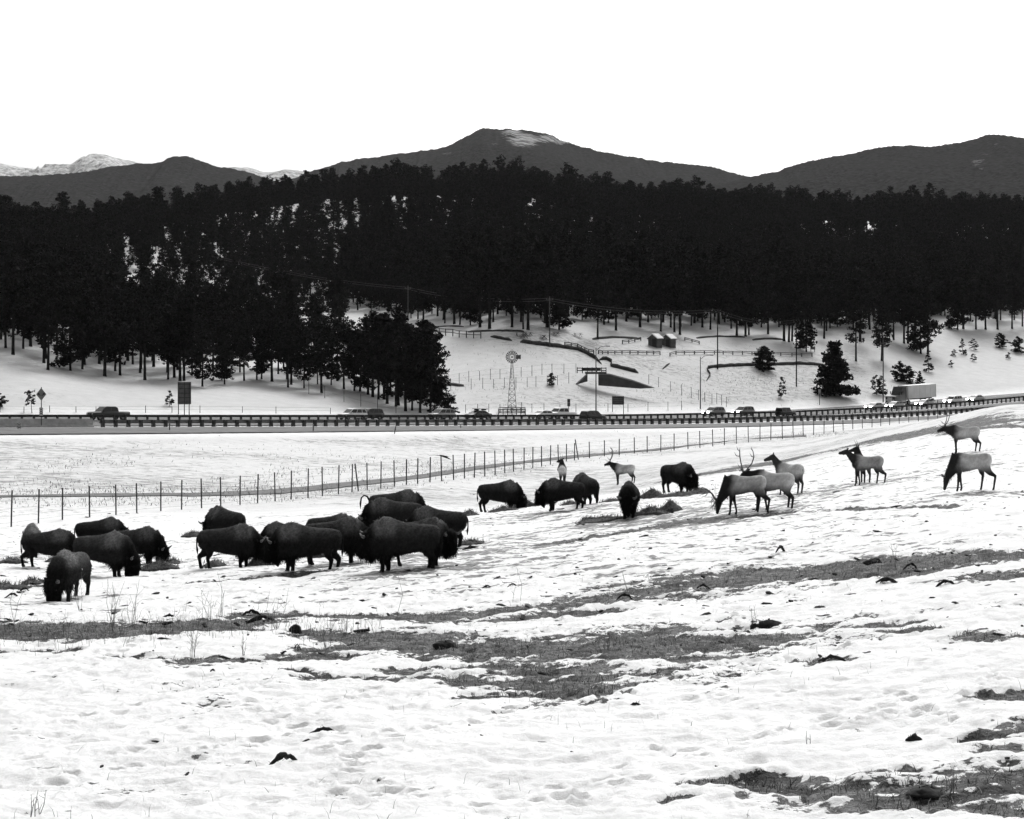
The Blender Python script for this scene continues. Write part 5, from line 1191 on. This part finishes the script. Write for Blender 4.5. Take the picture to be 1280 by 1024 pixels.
def vehicle(kind, px, d, direction, label, paint, lit=False, roofrack=False, cat=None, bed=None, s=None):
    s_ = s
    if s_ is None:
        ss_ = np.linspace(-60, 330, 2500); q = RO[None] + RU[None] * ss_[:, None] + RN[None] * d; pxs = 640 + F * q[:, 0] / q[:, 1]; s_ = float(np.interp(px, pxs, ss_))
    p = Vector(rp(s_, d, 0.0)); dz = (float(road_z(s_ + 3)) - float(road_z(s_ - 3))) / 6
    h = ROADDIR + (math.pi if direction < 0 else 0)
    names = {'suv': 'sport_utility_car', 'sedan': 'sedan_car', 'pickup': 'pickup_truck', 'jeep': 'off_road_car'}
    e = empty(names[kind], p, 0, label, cat or {'pickup': 'pickup'}.get(kind, 'car'), 'motorway traffic')
    e.rotation_euler = (0, -math.atan(dz) * (1 if direction > 0 else -1), h)
    pm = PAINT[paint]; bodyc = MB(); cab = MB()
    if kind == 'suv':
        L_, W_, r = 4.75, .94, .37; secs = [(-2.36, .45, .85, .80), (-2.30, .32, 1.02, .90), (-1.6, .25, 1.06, W_), (.75, .25, 1.04, W_), (1.15, .25, 1.02, W_), (1.95, .28, .95, .90), (2.28, .32, .86, .84), (2.37, .42, .70, .74)]
        cabp = [(-2.28, 1.03), (-2.02, 1.62), (-1.5, 1.72), (.05, 1.74), (.45, 1.66), (1.22, 1.02)]; wb = (-1.42, 1.42)
    elif kind == 'sedan':
        L_, W_, r = 4.7, .91, .33; secs = [(-2.34, .45, .80, .76), (-2.25, .30, .97, .86), (-1.5, .24, .98, W_), (.8, .24, .95, W_), (1.3, .24, .92, W_), (2.0, .27, .82, .87), (2.28, .30, .72, .80), (2.35, .40, .60, .7)]
        cabp = [(-1.85, .97), (-1.15, 1.36), (-.7, 1.44), (.15, 1.46), (.45, 1.40), (1.32, .93)]; wb = (-1.40, 1.42)
    elif kind == 'pickup':
        L_, W_, r = 5.8, 1.0, .41; secs = [(-2.9, .55, 1.05, .92), (-2.86, .48, 1.18, .98), (-1.6, .38, 1.19, W_), (.9, .38, 1.18, W_), (1.5, .38, 1.17, W_), (2.5, .42, 1.12, .96), (2.84, .46, 1.02, .92), (2.9, .55, .85, .86)]
        cabp = [(-1.12, 1.18), (-1.0, 1.74), (-.7, 1.88), (.65, 1.90), (.95, 1.82), (1.62, 1.17)]; wb = (-1.75, 1.85)
    else:
        L_, W_, r = 4.2, .90, .42; secs = [(-2.05, .55, 1.05, .86), (-2.0, .48, 1.14, W_), (.7, .45, 1.14, W_), (.9, .45, 1.12, .84), (1.9, .5, 1.06, .78), (2.02, .55, .95, .74)]
        cabp = [(-1.98, 1.14), (-1.92, 1.80), (-1.7, 1.86), (.2, 1.86), (.38, 1.80), (.75, 1.14)]; wb = (-1.25, 1.35)
    bodyc.rings([rrect(*q) for q in secs]); bodyc.build('body', pm, e, kind != 'jeep')
    # cabin with tapering sides
    zb = cabp[0][1]; zt = max(z for _, z in cabp); yb, yt = W_ * .93, W_ * .74
    wy = lambda z: yb + (yt - yb) * (z - zb) / (zt - zb)
    n_ = len(cabp); V = [(x, -wy(z), z - (.02 if z == zb else 0)) for x, z in cabp] + [(x, wy(z), z - (.02 if z == zb else 0)) for x, z in cabp]
    cab.add(V, [tuple(range(n_)), tuple(range(2 * n_ - 1, n_ - 1, -1))] + [(k, k + n_, (k + 1) % n_ + n_, (k + 1) % n_) for k in range(n_)]); cab.build('cabin', pm, e)
    xs0, xs1 = cabp[0][0], cabp[-1][0]; zlo, zhi = zb + .07, zt - .13
    def side_x(z, rear):
        if rear: return float(np.interp(z, [cabp[0][1], cabp[1][1], cabp[2][1]], [cabp[0][0], cabp[1][0], cabp[2][0]]))
        return float(np.interp(z, [cabp[-1][1], cabp[-2][1], cabp[-3][1]], [cabp[-1][0], cabp[-2][0], cabp[-3][0]]))
    splits = {'suv': [0, .27, .62, 1], 'sedan': [0, .5, 1], 'pickup': [0, .48, 1], 'jeep': [0, .45, 1]}[kind]
    for sd in (-1, 1):
        for a, b in zip(splits[:-1], splits[1:]):
            pts = []
            for (f, z) in ((a, zlo), (b, zlo), (b, zhi), (a, zhi)):
                x0, x1 = side_x(z, True) + .10, side_x(z, False) - .12; x = x0 + (x1 - x0) * f + (.04 if f == a and f > 0 else (-.04 if f == b and f < 1 else 0))
                pts.append(Vector((x, sd * (wy(z) + .006), z)))
            MB().add(pts + [q - Vector((0, sd * .012, 0)) for q in pts], [(0, 1, 2, 3), (7, 6, 5, 4)]).build('side_window', M['glass'], e)
    for nm, rear in (('windshield', False), ('rear_window', True)):
        pts = []
        for z, sg in ((zlo, -1), (zlo, 1), (zhi, 1), (zhi, -1)): pts.append(Vector((side_x(z, rear) + (.012 if not rear else -.012), sg * wy(z) * .88, z)))
        MB().add(pts + [q - Vector(((.012 if not rear else -.012), 0, .004)) for q in pts], [(0, 1, 2, 3), (7, 6, 5, 4)]).build(nm, M['glass'], e)
    for x in wb:
        for sd in (-1, 1): wheel(e, x, sd * (W_ - .13), r)
    xf = L_ / 2; zl = secs[-2][2] - .14
    for sd in (-1, 1):
        q = Vector((xf - .02, sd * W_ * .66, zl)); rl = .24 if lit else .11
        MB().tube([q - Vector((.12, 0, 0)), q + Vector((.03, 0, 0)), q + Vector((.06, 0, 0))], [rl, rl, rl * .6], 10).build('headlight', M['lamp_on'] if lit else M['lamp_off'], e)
        MB().box((-xf - .0, sd * W_ * .80, secs[1][2] - .18), (.06, .16, .22)).build('tail_light', M['tail_lamp'], e)
        MB().box((side_x(zlo, False) - .25, sd * (W_ + .08), zb + .06), (.12, .18, .13)).build('mirror', pm, e)
    MB().box((xf + .01, 0, zl), (.05, W_ * .85, .2)).build('grille', M['black_paint'], e)
    for x, z in ((xf + .02, secs[-1][1] + .05), (-xf - .02, secs[0][1] + .05)): MB().box((x, 0, z), (.12, W_ * 1.7, .2)).build('bumper', M['black_paint'] if paint != 'white' else PAINT['silver'], e)
    if kind == 'pickup': MB().box((-2.05, 0, 1.175), (1.5, W_ * 1.6, .05)).build('bed_liner', M['black_paint'], e)
    if kind == 'jeep': MB().tube([(-2.2, 0, .85), (-2.08, 0, .85)], .36, 14).build('spare_wheel', M['tyre'], e)
    if roofrack:
        MB().box((-.5, 0, zt + .22), (2.3, 1.25, .10)).build('roof_rack', M['black_paint'], e)
        for x in (-1.3, .3): MB().box((x, 0, zt + .09), (.06, 1.1, .2)).build('rack_bar', M['black_paint'], e)
    return e
V_ = vehicle
V_('pickup', 135, -5.6, -1, 'dark crew-cab pickup alone on the motorway, near the warning sign', 'dark')
V_('suv', 440, -5.6, -1, 'white car with a dark car close behind it, below the tree stand', 'white')
V_('suv', 461, -5.8, -1, 'dark car right behind a white car below the tree stand', 'dark')
V_('suv', 551, -5.6, -1, 'pale estate car in front of the low bushy pines', 'silver')
V_('sedan', 597, -5.6, -1, 'dark car carrying a flat roof rack, left of the windmill', 'dark', roofrack=True)
V_('sedan', 678, -5.6, -1, 'white car leading a white pickup past the windmill', 'white')
V_('pickup', 701, -5.6, -1, 'white pickup with a grey bed under the small route sign', 'white')
V_('suv', 741, 3.4, 1, 'black car heading the other way in front of the median rail', 'black')
V_('suv', 892, -5.6, -1, 'car with bright headlights beside the lamp post with upswept arm', 'grey', lit=True)
V_('suv', 929, -5.6, -1, 'second headlit dark car following beside the lamp post', 'grey', lit=True)
V_('jeep', 982, 4.4, 1, 'boxy black off-road car on the near carriageway', 'black')
V_('sedan', 1093.5, -4.6, -1, 'leading headlit car of the queue passing the lorry cab', 'silver', lit=True)
V_('sedan', 1119, -4.6, -1, 'headlit car beside the lorry, second in the queue', 'silver', lit=True)
V_('sedan', 1156, -4.6, -1, 'headlit pale car below the lorry trailer', 'silver', lit=True)
V_('suv', 1191.5, -5.0, -1, 'pale headlit estate car behind the lorry', 'white', lit=True)
V_('sedan', 1219.5, -5.6, -1, 'last headlit car of the queue on the rising motorway', 'silver', lit=True)
# articulated lorry
ss_ = np.linspace(0, 330, 2500); q = RO[None] + RU[None] * ss_[:, None] + RN[None] * (-12.0); sl = float(np.interp(1140, 640 + F * q[:, 0] / q[:, 1], ss_))
p = Vector(rp(sl, -12.0)); e = empty('articulated_lorry', p, 0, 'articulated lorry with dark cab and long pale grey trailer', 'lorry', 'motorway traffic')
dz = (float(road_z(sl + 6)) - float(road_z(sl - 6))) / 12; e.rotation_euler = (0, math.atan(dz), ROADDIR + math.pi)
MB().box((-2.0, 0, 2.65), (10.2, 2.5, 2.75)).build('trailer', M['trailer'], e)
for x in (-7.0, -5, -3, -1, 1, 3.0): MB().box((x, 1.27, 2.65), (.06, .05, 2.7)).build('trailer_rib', M['trailer'], e); 
for x in (-7.0, -5, -3, -1, 1, 3.0): MB().box((x, -1.27, 2.65), (.06, .05, 2.7)).build('trailer_rib', M['trailer'], e)
MB().box((-1.8, 0, 1.12), (9.6, 1.0, .24)).build('chassis', M['black_paint'], e)
c_ = MB(); c_.prism([(3.6, .55), (3.6, 3.75), (5.0, 3.85), (5.4, 3.05), (5.5, 2.95), (5.9, 2.15), (7.7, 1.95), (7.85, 1.7), (7.85, .55)], -1.15, 1.15); c_.build('cab', PAINT['dark'], e)
MB().add([(5.45, -.98, 3.0), (5.45, .98, 3.0), (5.93, 1.0, 2.22), (5.93, -1.0, 2.22), (5.44, -.98, 2.98), (5.44, .98, 2.98), (5.92, 1.0, 2.2), (5.92, -1.0, 2.2)], [(0, 1, 2, 3), (7, 6, 5, 4)]).build('windshield', M['glass'], e)
for sd in (-1, 1):
    MB().box((5.15, sd * 1.16, 2.55), (.85, .03, .7)).build('side_window', M['glass'], e)
    MB().box((7.87, sd * .85, 1.15), (.08, .3, .26)).build('headlight', M['lamp_off'], e)
    MB().tube([(3.5, sd * 1.0, .7), (3.5, sd * 1.0, 4.0)], .09, 8).build('exhaust_stack', M['chrome'], e)
    MB().tube([(4.0, sd * 1.0, .75), (5.6, sd * 1.0, .75)], .32, 10).build('fuel_tank', M['chrome'], e)
    MB().box((5.7, sd * 1.4, 2.6), (.12, .14, .55)).build('mirror', M['black_paint'], e)
    for x in (7.0, 3.9, 2.7, -4.9, -6.1): wheel(e, x, sd * 1.0, .5, .32)
MB().box((7.9, 0, 1.25), (.06, 1.2, .9)).build('grille', M['chrome'], e); MB().box((7.95, 0, .62), (.2, 2.3, .3)).build('bumper', M['chrome'], e)

# ------------------------------------------------------------------ hay, clods, weeds and grass
M['hay'] = mat('hay', 0.075, .95, .7, 9.0, .05, detail=8); M['straw'] = mat('straw', 1.0, .9, attr='tone')
M['dung'] = mat('turf_clod', 0.018, .95, .6, 12.0, .02); M['stalk'] = mat('dry_stalk', .16, .9, .4, 10.0); M['seed'] = mat('seed_head', .5, .9)
def blades(n_, posf, len_, wid, tone, seed, lean=.5):
    r = np.random.default_rng(seed); p = posf(r, n_); n_ = len(p)
    a = r.uniform(0, 6.283, n_); L_ = r.uniform(*len_, n_); w_ = r.uniform(*wid, n_); ln = np.abs(r.normal(0, lean, n_)); b = r.uniform(0, 6.283, n_)
    d = np.stack([np.cos(b) * np.sin(ln), np.sin(b) * np.sin(ln), np.cos(ln)], -1); e = np.stack([np.cos(a), np.sin(a), 0 * a], -1)
    mid = p + d * (L_ * .55)[:, None]; tip = p + d * L_[:, None] + np.stack([np.cos(b), np.sin(b), -.6 * np.ones(n_)], -1) * (L_ * .18)[:, None]
    V = np.stack([p - e * w_[:, None], p + e * w_[:, None], mid + e * (w_ * .7)[:, None], mid - e * (w_ * .7)[:, None], tip], 1).reshape(-1, 3)
    i = np.arange(n_)[:, None] * 5
    Fq = (i + np.array([0, 1, 2, 3])).tolist(); Ft = (i + np.array([3, 2, 4])).tolist()
    t = np.repeat(tone[0] + (tone[1] - tone[0]) * r.random(n_) ** 2.2, 5); return V, Fq + Ft, t
def blade_obj(name, V, Fc, t, parent=None):
    me_ = bpy.data.meshes.new(name); me_.from_pydata(V.tolist(), [], Fc); me_.materials.append(M['straw'])
    at = me_.attributes.new('tone', 'FLOAT', 'POINT'); at.data.foreach_set('value', t.astype(np.float32))
    o = bpy.data.objects.new(name, me_); COL.objects.link(o)
    if parent: o.parent = parent
    return o
HAY = [(197,714,58,11,'long hay pile before two grazing bison'),(12,706,40,12,'hay pile left of the striding bison'),(78,705,42,9,'hay behind the striding bison'),(5,738,60,8,'flat hay strip left of the young bison'),
 (324,710,38,14,'rounded hay heap between the feet of two bison head to head'),(352,703,38,13,'hay heap under the chin of the horned bison'),(398,699,40,11,'hay heap behind the legs of the horned bison'),(240,673,28,8,'small hay heap left of the turned-away bison'),
 (268,711,28,7,'low hay heap by the hind legs of a feeding bison'),(446,693,24,11,'hay heap in front of the largest bison'),(586,648,30,8,'small hay heap left of the grazing bison by the dark heap'),(588,679,36,8,'hay strip right of the woolly-headed bison'),
 (553,690,16,6,'little hay tuft under the woolly head'),(657,637,34,8,'dark hay heap between two bison face to face'),(630,642,42,6,'thin hay strip under the grazing bison'),(684,633,26,6,'hay scatter under the lowered head'),(712,633,24,6,'hay scatter behind the facing bison legs'),
 (733,652,26,7,'isolated hay heap on open snow'),(752,652,72,7,'long low hay strip left of the bison facing ahead'),(812,645,60,8,'hay strip right of the bison facing ahead'),(838,641,34,14,'peaked hay heap at the end of the strip'),(815,623,34,10,'hay heap left of the bison by the upper strip'),
 (850,621,64,7,'upper hay strip at the feet of the half-turned bison'),(872,617,26,8,'hay heap beyond the half-turned bison'),(764,628,44,4,'thin hay strip between elk and bison'),(40,732,30,5,'thin hay scatter beside the young bison'),(215,706,24,6,'loose hay at the far end of the long pile')]
for i, (px, py, wpx, hpx, lb) in enumerate(HAY):
    p = hit(px, py, 40); k = p.y / F; rx, hh = wpx * k / 2, hpx * k * .8; ry = max(.6, min(rx * .6, 1.3))
    e = empty('hay_pile', p, 0, lb, 'hay', 'hay put out for the herd')
    n1, n2 = 12, 34; V = [(0, 0, hh)]; Fc = []
    def hz_(u, v):      # heap height over a unit disc
        q = math.hypot(u, v); f = max(0, 1 - q) ** .62
        return hh * f * (.62 + 1.1 * float(vnoise(u * rx * 1.6 + 9 * i, v * ry * 1.6, 70 + i)) * .75) + .05 * (float(vnoise(u * rx * 7, v * ry * 7, 90 + i)) - .5) * f
    V = [(0, 0, hz_(0, 0))]
    for a in range(1, n1 + 1):
        q = a / n1
        for b in range(n2):
            th = 2 * math.pi * b / n2; wob = 1 + .28 * (float(vnoise(math.cos(th) * 2 + 5 * i, math.sin(th) * 2, 80)) - .5) * 2
            u, v = q * math.cos(th) * wob, q * math.sin(th) * wob
            x, y = u * rx, v * ry; g = float(gz(p.x + x, p.y + y)) - p.z
            V.append((x, y, g + (hz_(q * math.cos(th), q * math.sin(th)) if a < n1 else -.06)))
    Fc = [(0, 1 + b, 1 + (b + 1) % n2) for b in range(n2)]
    for a in range(n1 - 1):
        for b in range(n2): Fc.append((1 + a * n2 + b, 1 + (a + 1) * n2 + b, 1 + (a + 1) * n2 + (b + 1) % n2, 1 + a * n2 + (b + 1) % n2))
    mo = mesh_obj('mound', V, Fc, M['hay'], e, True)
    arr = np.array(V)
    def pf(r, n_):
        q = arr[r.integers(0, len(arr), n_)].copy(); q[:, 0] += r.normal(0, rx * .07 + .03, n_); q[:, 1] += r.normal(0, ry * .08 + .03, n_); return q
    so = blade_obj('straw', *blades(int(160 + 260 * rx), pf, (.06, .20), (.006, .012), (.02, .20), 700 + i, 1.6), parent=e); so['kind'] = 'stuff'

def lump(seed, n1=7, n2=10, flat=.55):
    r = random.Random(seed); V = []; Fc = []
    for a in range(n1 + 1):
        ph = math.pi * a / n1
        for b in range(n2):
            th = 2 * math.pi * b / n2; q = 1 + .55 * (float(vnoise(math.cos(th) * 1.7 + seed, math.sin(th) * 1.7 + math.cos(ph) * 2.1, seed)) - .5) + r.uniform(-.06, .06)
            V.append((math.sin(ph) * math.cos(th) * q, math.sin(ph) * math.sin(th) * q * .7, math.cos(ph) * q * flat))
    for a in range(n1):
        for b in range(n2): Fc.append((a * n2 + b, (a + 1) * n2 + b, (a + 1) * n2 + (b + 1) % n2, a * n2 + (b + 1) % n2))
    return V, Fc
CL = [(352,962,44,17,'large dark arched turf clod with snow on it in the open foreground snow'),(407,925,40,9,'flat curved dark turf clod uphill of the large arched clod'),(961,788,34,13,'dark wedge-shaped clod at the edge of the big bare patch'),(942,789,10,9,'small upright clod beside the wedge-shaped clod'),
 (556,811,30,9,'low blackish mound on the big bare patch'),(314,774,24,8,'dark clod with a thin arched top by the dry weeds'),(325,784,34,7,'long flat dark clod among the weeds'),(370,795,16,12,'dark split stump-like clod by the left bare strip'),(372,817,8,7,'small black clod below the split clod'),
 (212,779,20,5,'thin snow-edged clod on the left bare strip'),(266,849,10,6,'lone small clod on clean snow'),(1040,836,34,8,'flat dark clod alone on the clean snow slope'),(1142,942,22,11,'square dark clod in the lower right snow'),(976,696,16,11,'ring-like dark clod on the upper snow'),
 (1092,711,22,8,'lumpy clod on the crest of the long bare band'),(1182,741,24,8,'ragged dark clod right of the long bare band'),(1110,739,30,7,'long dark clod below the bare band'),(1138,718,18,9,'dark hole-edged clod in the bare band'),(795,892,18,5,'thin winged dark clod below the big bare patch'),(640,735,12,5,'small curved clod in trampled snow'),(608,735,14,4,'flat little clod beside the curved one'),(880,741,18,7,'snow-topped clod on the bare band'),(1160,1004,50,11,'low dark grassy hummock in the bare corner patch'),(1025,766,20,6,'arched clod right of the wedge-shaped clod'),(780,750,20,9,'dark clod where the bare band begins'),(590,684,26,4,'straight dark plank-like clod behind the largest bison'),(30,742,14,6,'small round clod under the flat hay strip'),(15,748,20,6,'dark clod beside the leaning weed')]
for i, (px, py, w_, h_, lb) in enumerate(CL):
    p = hit(px, py, 14); k = p.y / F; V, Fc = lump(40 + i)
    e = empty('turf_clod', p - Vector((0, 0, .02)), R(TR.uniform(-15, 15)), lb, 'clod', 'clods on the snow')
    W2, H2 = w_ * k / 2, h_ * k * .95
    if any(q in lb for q in ('mound', 'hummock', 'stump', 'square', 'wedge', 'lumpy', 'upright')):
        V, Fc = lump(40 + i, 12, 20); V = np.array(V); V = V * (1 + .5 * n3(V, 2.2, i)[:, None] + .35 * n3(V, 6, i + 3)[:, None])
        mesh_obj('clod', [(x * W2, y * W2 * 1.1, z * H2 * 1.35) for x, y, z in V], Fc, M['dung'], e, True)
    else:      # curled turf edge: an uneven arch with crumbs at its ends
        r = random.Random(i); sk = r.uniform(-.4, .4); pts = []; rad = []
        for j in range(13):
            t_ = j / 12 * 2 - 1; pts.append((t_ * W2, W2 * .25 * math.sin(t_ * 2 + i), H2 * (1 - abs(t_ - sk * .5) ** 1.7) * r.uniform(.75, 1.0) - H2 * .15)); rad.append((H2 * r.uniform(.16, .34) * (1.1 - .6 * abs(t_)), W2 * r.uniform(.10, .22) * (1.1 - .6 * abs(t_))))
        mb_ = MB().tube(pts, rad, 8)
        for j in range(4):
            V, Fc = lump(j + i, 5, 7); c_ = r.uniform(-1, 1) * W2; q_ = W2 * r.uniform(.06, .16); mb_.add([(c_ + x * q_, r.uniform(-.3, 0) * W2 * 0 + y * q_ - W2 * .15, z * q_ * .8) for x, y, z in V], Fc)
        mb_.build('clod', M['dung'], e, True)
    so = blade_obj('grass_roots', *blades(14, lambda r, n_: np.stack([r.normal(0, W2 * .45, n_), r.normal(0, W2 * .4, n_), r.uniform(0, H2 * .6, n_)], -1), (.03, H2 * .5 + .05), (.003, .007), (.02, .12), 60 + i, 1.4), parent=e); so['kind'] = 'stuff'
# countless small crumbs of dung and turf
mb = MB(); cr = random.Random(3)
LV = [lump(200 + i, 4, 6, .5) for i in range(5)]
for i in range(900):
    px, py = cr.uniform(-20, 1300), 600 + 420 * cr.random() ** 1.5
    if py > 830 and cr.random() < .88: continue
    if py < 640 and px < 560: continue
    p = hit(px, py, 16); V, Fc = LV[i % 5]; s_ = cr.choice((.02, .03, .035, .045, .06, .085)) * (1 if p.y > 40 else .6); a = cr.uniform(0, 6.28); ca, sa = math.cos(a), math.sin(a); el = cr.uniform(1.0, 3.0)
    mb.add([(p.x + s_ * (x * el * ca - y * sa), p.y + s_ * (x * el * sa + y * ca), p.z + s_ * z * .8 + .3 * s_ * math.sin(x * 2.5)) for x, y, z in V], Fc)
o = mb.build('dung_crumbs', M['dung']); tag(o, 'small dark crumbs of dung and turf on the snow', kind='stuff')

def on_ground(xy): return np.stack([xy[:, 0], xy[:, 1], gz(xy[:, 0], xy[:, 1])], -1)
def dirt_pts(r, n_):
    out = []
    while sum(map(len, out)) < n_:
        m_ = 60000; py = 690 + 345 * r.random(m_) ** .9; Y = np.exp(r.uniform(math.log(17), math.log(70), m_)); px = r.uniform(-40, 1320, m_); x = (px - 640) / F * Y
        f = dirt_total(x, Y); keep = f > r.uniform(-.1, .5, m_); keep &= r.random(m_) < np.clip(Y / 40, .3, 1)
        q = np.stack([x[keep], Y[keep]], -1); out.append(q)
    q = np.concatenate(out)[:n_]; p = on_ground(q); p[:, 2] -= .05; return p
o = blade_obj('dry_grass', *blades(26000, dirt_pts, (.03, .14), (.002, .006), (.012, .48), 5, 1.5)); tag(o, 'short dry grass on the bare patches', kind='stuff')
def left_strip(r, n_):
    px = r.uniform(-20, 480, n_); py = np.interp(px, [0, 130, 300, 480], [800, 800, 786, 800]) + r.normal(0, 9, n_)
    return np.array([tuple(hit(a, b, 20)) for a, b in zip(px, py)])
o = blade_obj('dry_grass', *blades(900, left_strip, (.12, .42), (.002, .005), (.05, .35), 6, .35)); tag(o, 'taller dry grass along the left bare strip', kind='stuff')
def thin_fg(r, n_):
    Y = np.exp(r.uniform(math.log(18), math.log(60), n_)); px = r.uniform(-30, 1310, n_); x = (px - 640) / F * Y; m_ = fbm(x * .25, Y * .25, 99, 2) > .02
    return on_ground(np.stack([x[m_], Y[m_]], -1))
o = blade_obj('dry_grass', *blades(600, thin_fg, (.05, .20), (.0018, .004), (.10, .45), 8, .45)); tag(o, 'sparse dry grass stems through the snow', kind='stuff')
def meadow_pts(r, n_):
    px = r.uniform(-40, 1060, n_ * 3); Y = np.exp(r.uniform(math.log(118), math.log(300), n_ * 3)); x = (px - 640) / F * Y; s_, d_ = road_sd(x, Y); py = HY - gz(x, Y, False) / Y * F
    lo = np.exp(ky_f[7](px)); near_track = np.exp(-((Y - lo - 9) / 6) ** 2) + .6 * np.exp(-((Y - lo + 5) / 4) ** 2)
    m_ = (d_ > ramp_d(s_) + 2) & (Y > lo * .93) & (r.random(n_ * 3) < .05 + .8 * near_track + 1.0 * sstep(.02, .2, fbm(x * .10, Y * .06, 44, 4, .6)))
    q = np.stack([x[m_], Y[m_]], -1)[:n_]; return on_ground(q)
o = blade_obj('meadow_weeds', *blades(13000, meadow_pts, (.06, .36), (.012, .035), (.10, .55), 9, .8)); tag(o, 'dry weeds poking through the snow of the meadow beside the motorway', kind='stuff')
def clear_pts(r, n_):
    px = r.uniform(560, 1120, n_ * 3); Y = np.exp(r.uniform(math.log(320), math.log(460), n_ * 3)); x = (px - 640) / F * Y; s_, d_ = road_sd(x, Y); py = HY - gz(x, Y, False) / Y * F
    pref = .07 + .9 * np.exp(-(((px - 940) / 50) ** 2 + ((py - 478) / 11) ** 2)) + .5 * np.exp(-(((px - 850) / 40) ** 2 + ((py - 492) / 7) ** 2)) + .5 * np.exp(-(((px - 600) / 40) ** 2 + ((py - 485) / 4) ** 2)) + .3 * np.exp(-(((px - 660) / 30) ** 2 + ((py - 442) / 6) ** 2))
    m_ = (d_ < -19) & (r.random(n_ * 3) < pref) & (py > 425)
    return on_ground(np.stack([x[m_], Y[m_]], -1)[:n_])
o = blade_obj('clearing_brush', *blades(12000, clear_pts, (.15, .6), (.015, .04), (.07, .40), 10, .8)); tag(o, 'low dry brush on the slopes of the clearing', kind='stuff')

WD = [(89,752,42,7,1,'dry weed with white seed heads in front of the young bison'),(99,770,34,4,0,'bare dry weed right of the seed-headed weed'),(17,786,58,2,0,'leaning forked dry weed near the flat hay strip'),(276,778,58,3,0,'tall dark dry weed above the left bare strip'),(262,782,40,5,0,'thin dry weed beside the tall dark one'),(140,790,62,6,0,'pale many-stemmed dry weed on the left bare strip'),(165,788,56,5,0,'pale dry weed beside the many-stemmed one'),(345,792,52,5,0,'dry weed behind the split stump-like clod'),
 (240,832,54,6,0,'sprawling dark weed below the left bare strip'),(303,826,30,4,0,'short forked weed near the thin lower strip'),(497,770,50,1,0,'single straight stalk downhill of the largest bison'),(646,756,44,2,0,'pair of straight stalks beside the long bare band'),(430,800,34,5,0,'grassy weed where the big bare patch begins'),(408,812,30,5,0,'low weed in snow left of the big bare patch'),(42,1022,38,6,0,'wispy grass tuft in the lowest snow'),
 (943,785,22,2,0,'thin stalk beside the wedge-shaped clod'),(784,742,24,2,0,'dark short stalk on the bare band'),(893,640,34,4,0,'bare twiggy shoot at the hay beside the grazing bull elk'),(1186,1004,26,6,0,'pale broken stems on the corner hummock'),(760,818,22,5,0,'pale broken stems on the big bare patch'),(1010,945,20,2,0,'thin stems in the lower right snow'),(1120,716,30,3,0,'wispy stems on the crest of the bare band')]
for i, (px, py, h_, n_, sd_, lb) in enumerate(WD):
    p = hit(px, py, 14); k = p.y / F; H2 = h_ * k; r = random.Random(60 + i)
    e = empty('dry_weed', p - Vector((0, 0, .03)), 0, lb, 'weed', 'dry weeds in the snow')
    for j in range(n_):
        a = r.uniform(0, 6.28); l = r.uniform(.0, .38) if n_ > 1 else .02; hh = H2 * (1 if j == 0 else r.uniform(.5, .98)); q0 = Vector((r.gauss(0, .03), r.gauss(0, .03), 0)); w_ = .005 if p.y < 60 else .010
        e1 = q0 + Vector((math.cos(a) * l * hh, math.sin(a) * l * hh * .5, hh)); md_ = q0.lerp(e1, .5) + Vector((r.gauss(0, .03), 0, 0)) * hh * 2
        mb = MB().tube([q0, md_, e1], [w_, w_ * .8, w_ * .4], 5)
        for b in range(r.randint(1, 3)):
            f = r.uniform(.4, .85); s0_ = q0.lerp(e1, f); mb.tube([s0_, s0_ + Vector((r.uniform(-.22, .22), r.uniform(-.1, .1), r.uniform(.08, .24))) * hh], [w_ * .6, w_ * .3], 4)
        mb.build('stem', M['stalk'], e)
        if sd_:
            V, Fc = lump(9 + j, 5, 7, .9); mesh_obj('seed_head', [(e1.x + x * .028, e1.y + y * .03, e1.z + z * .03) for x, y, z in V], Fc, M['seed'], e, True)
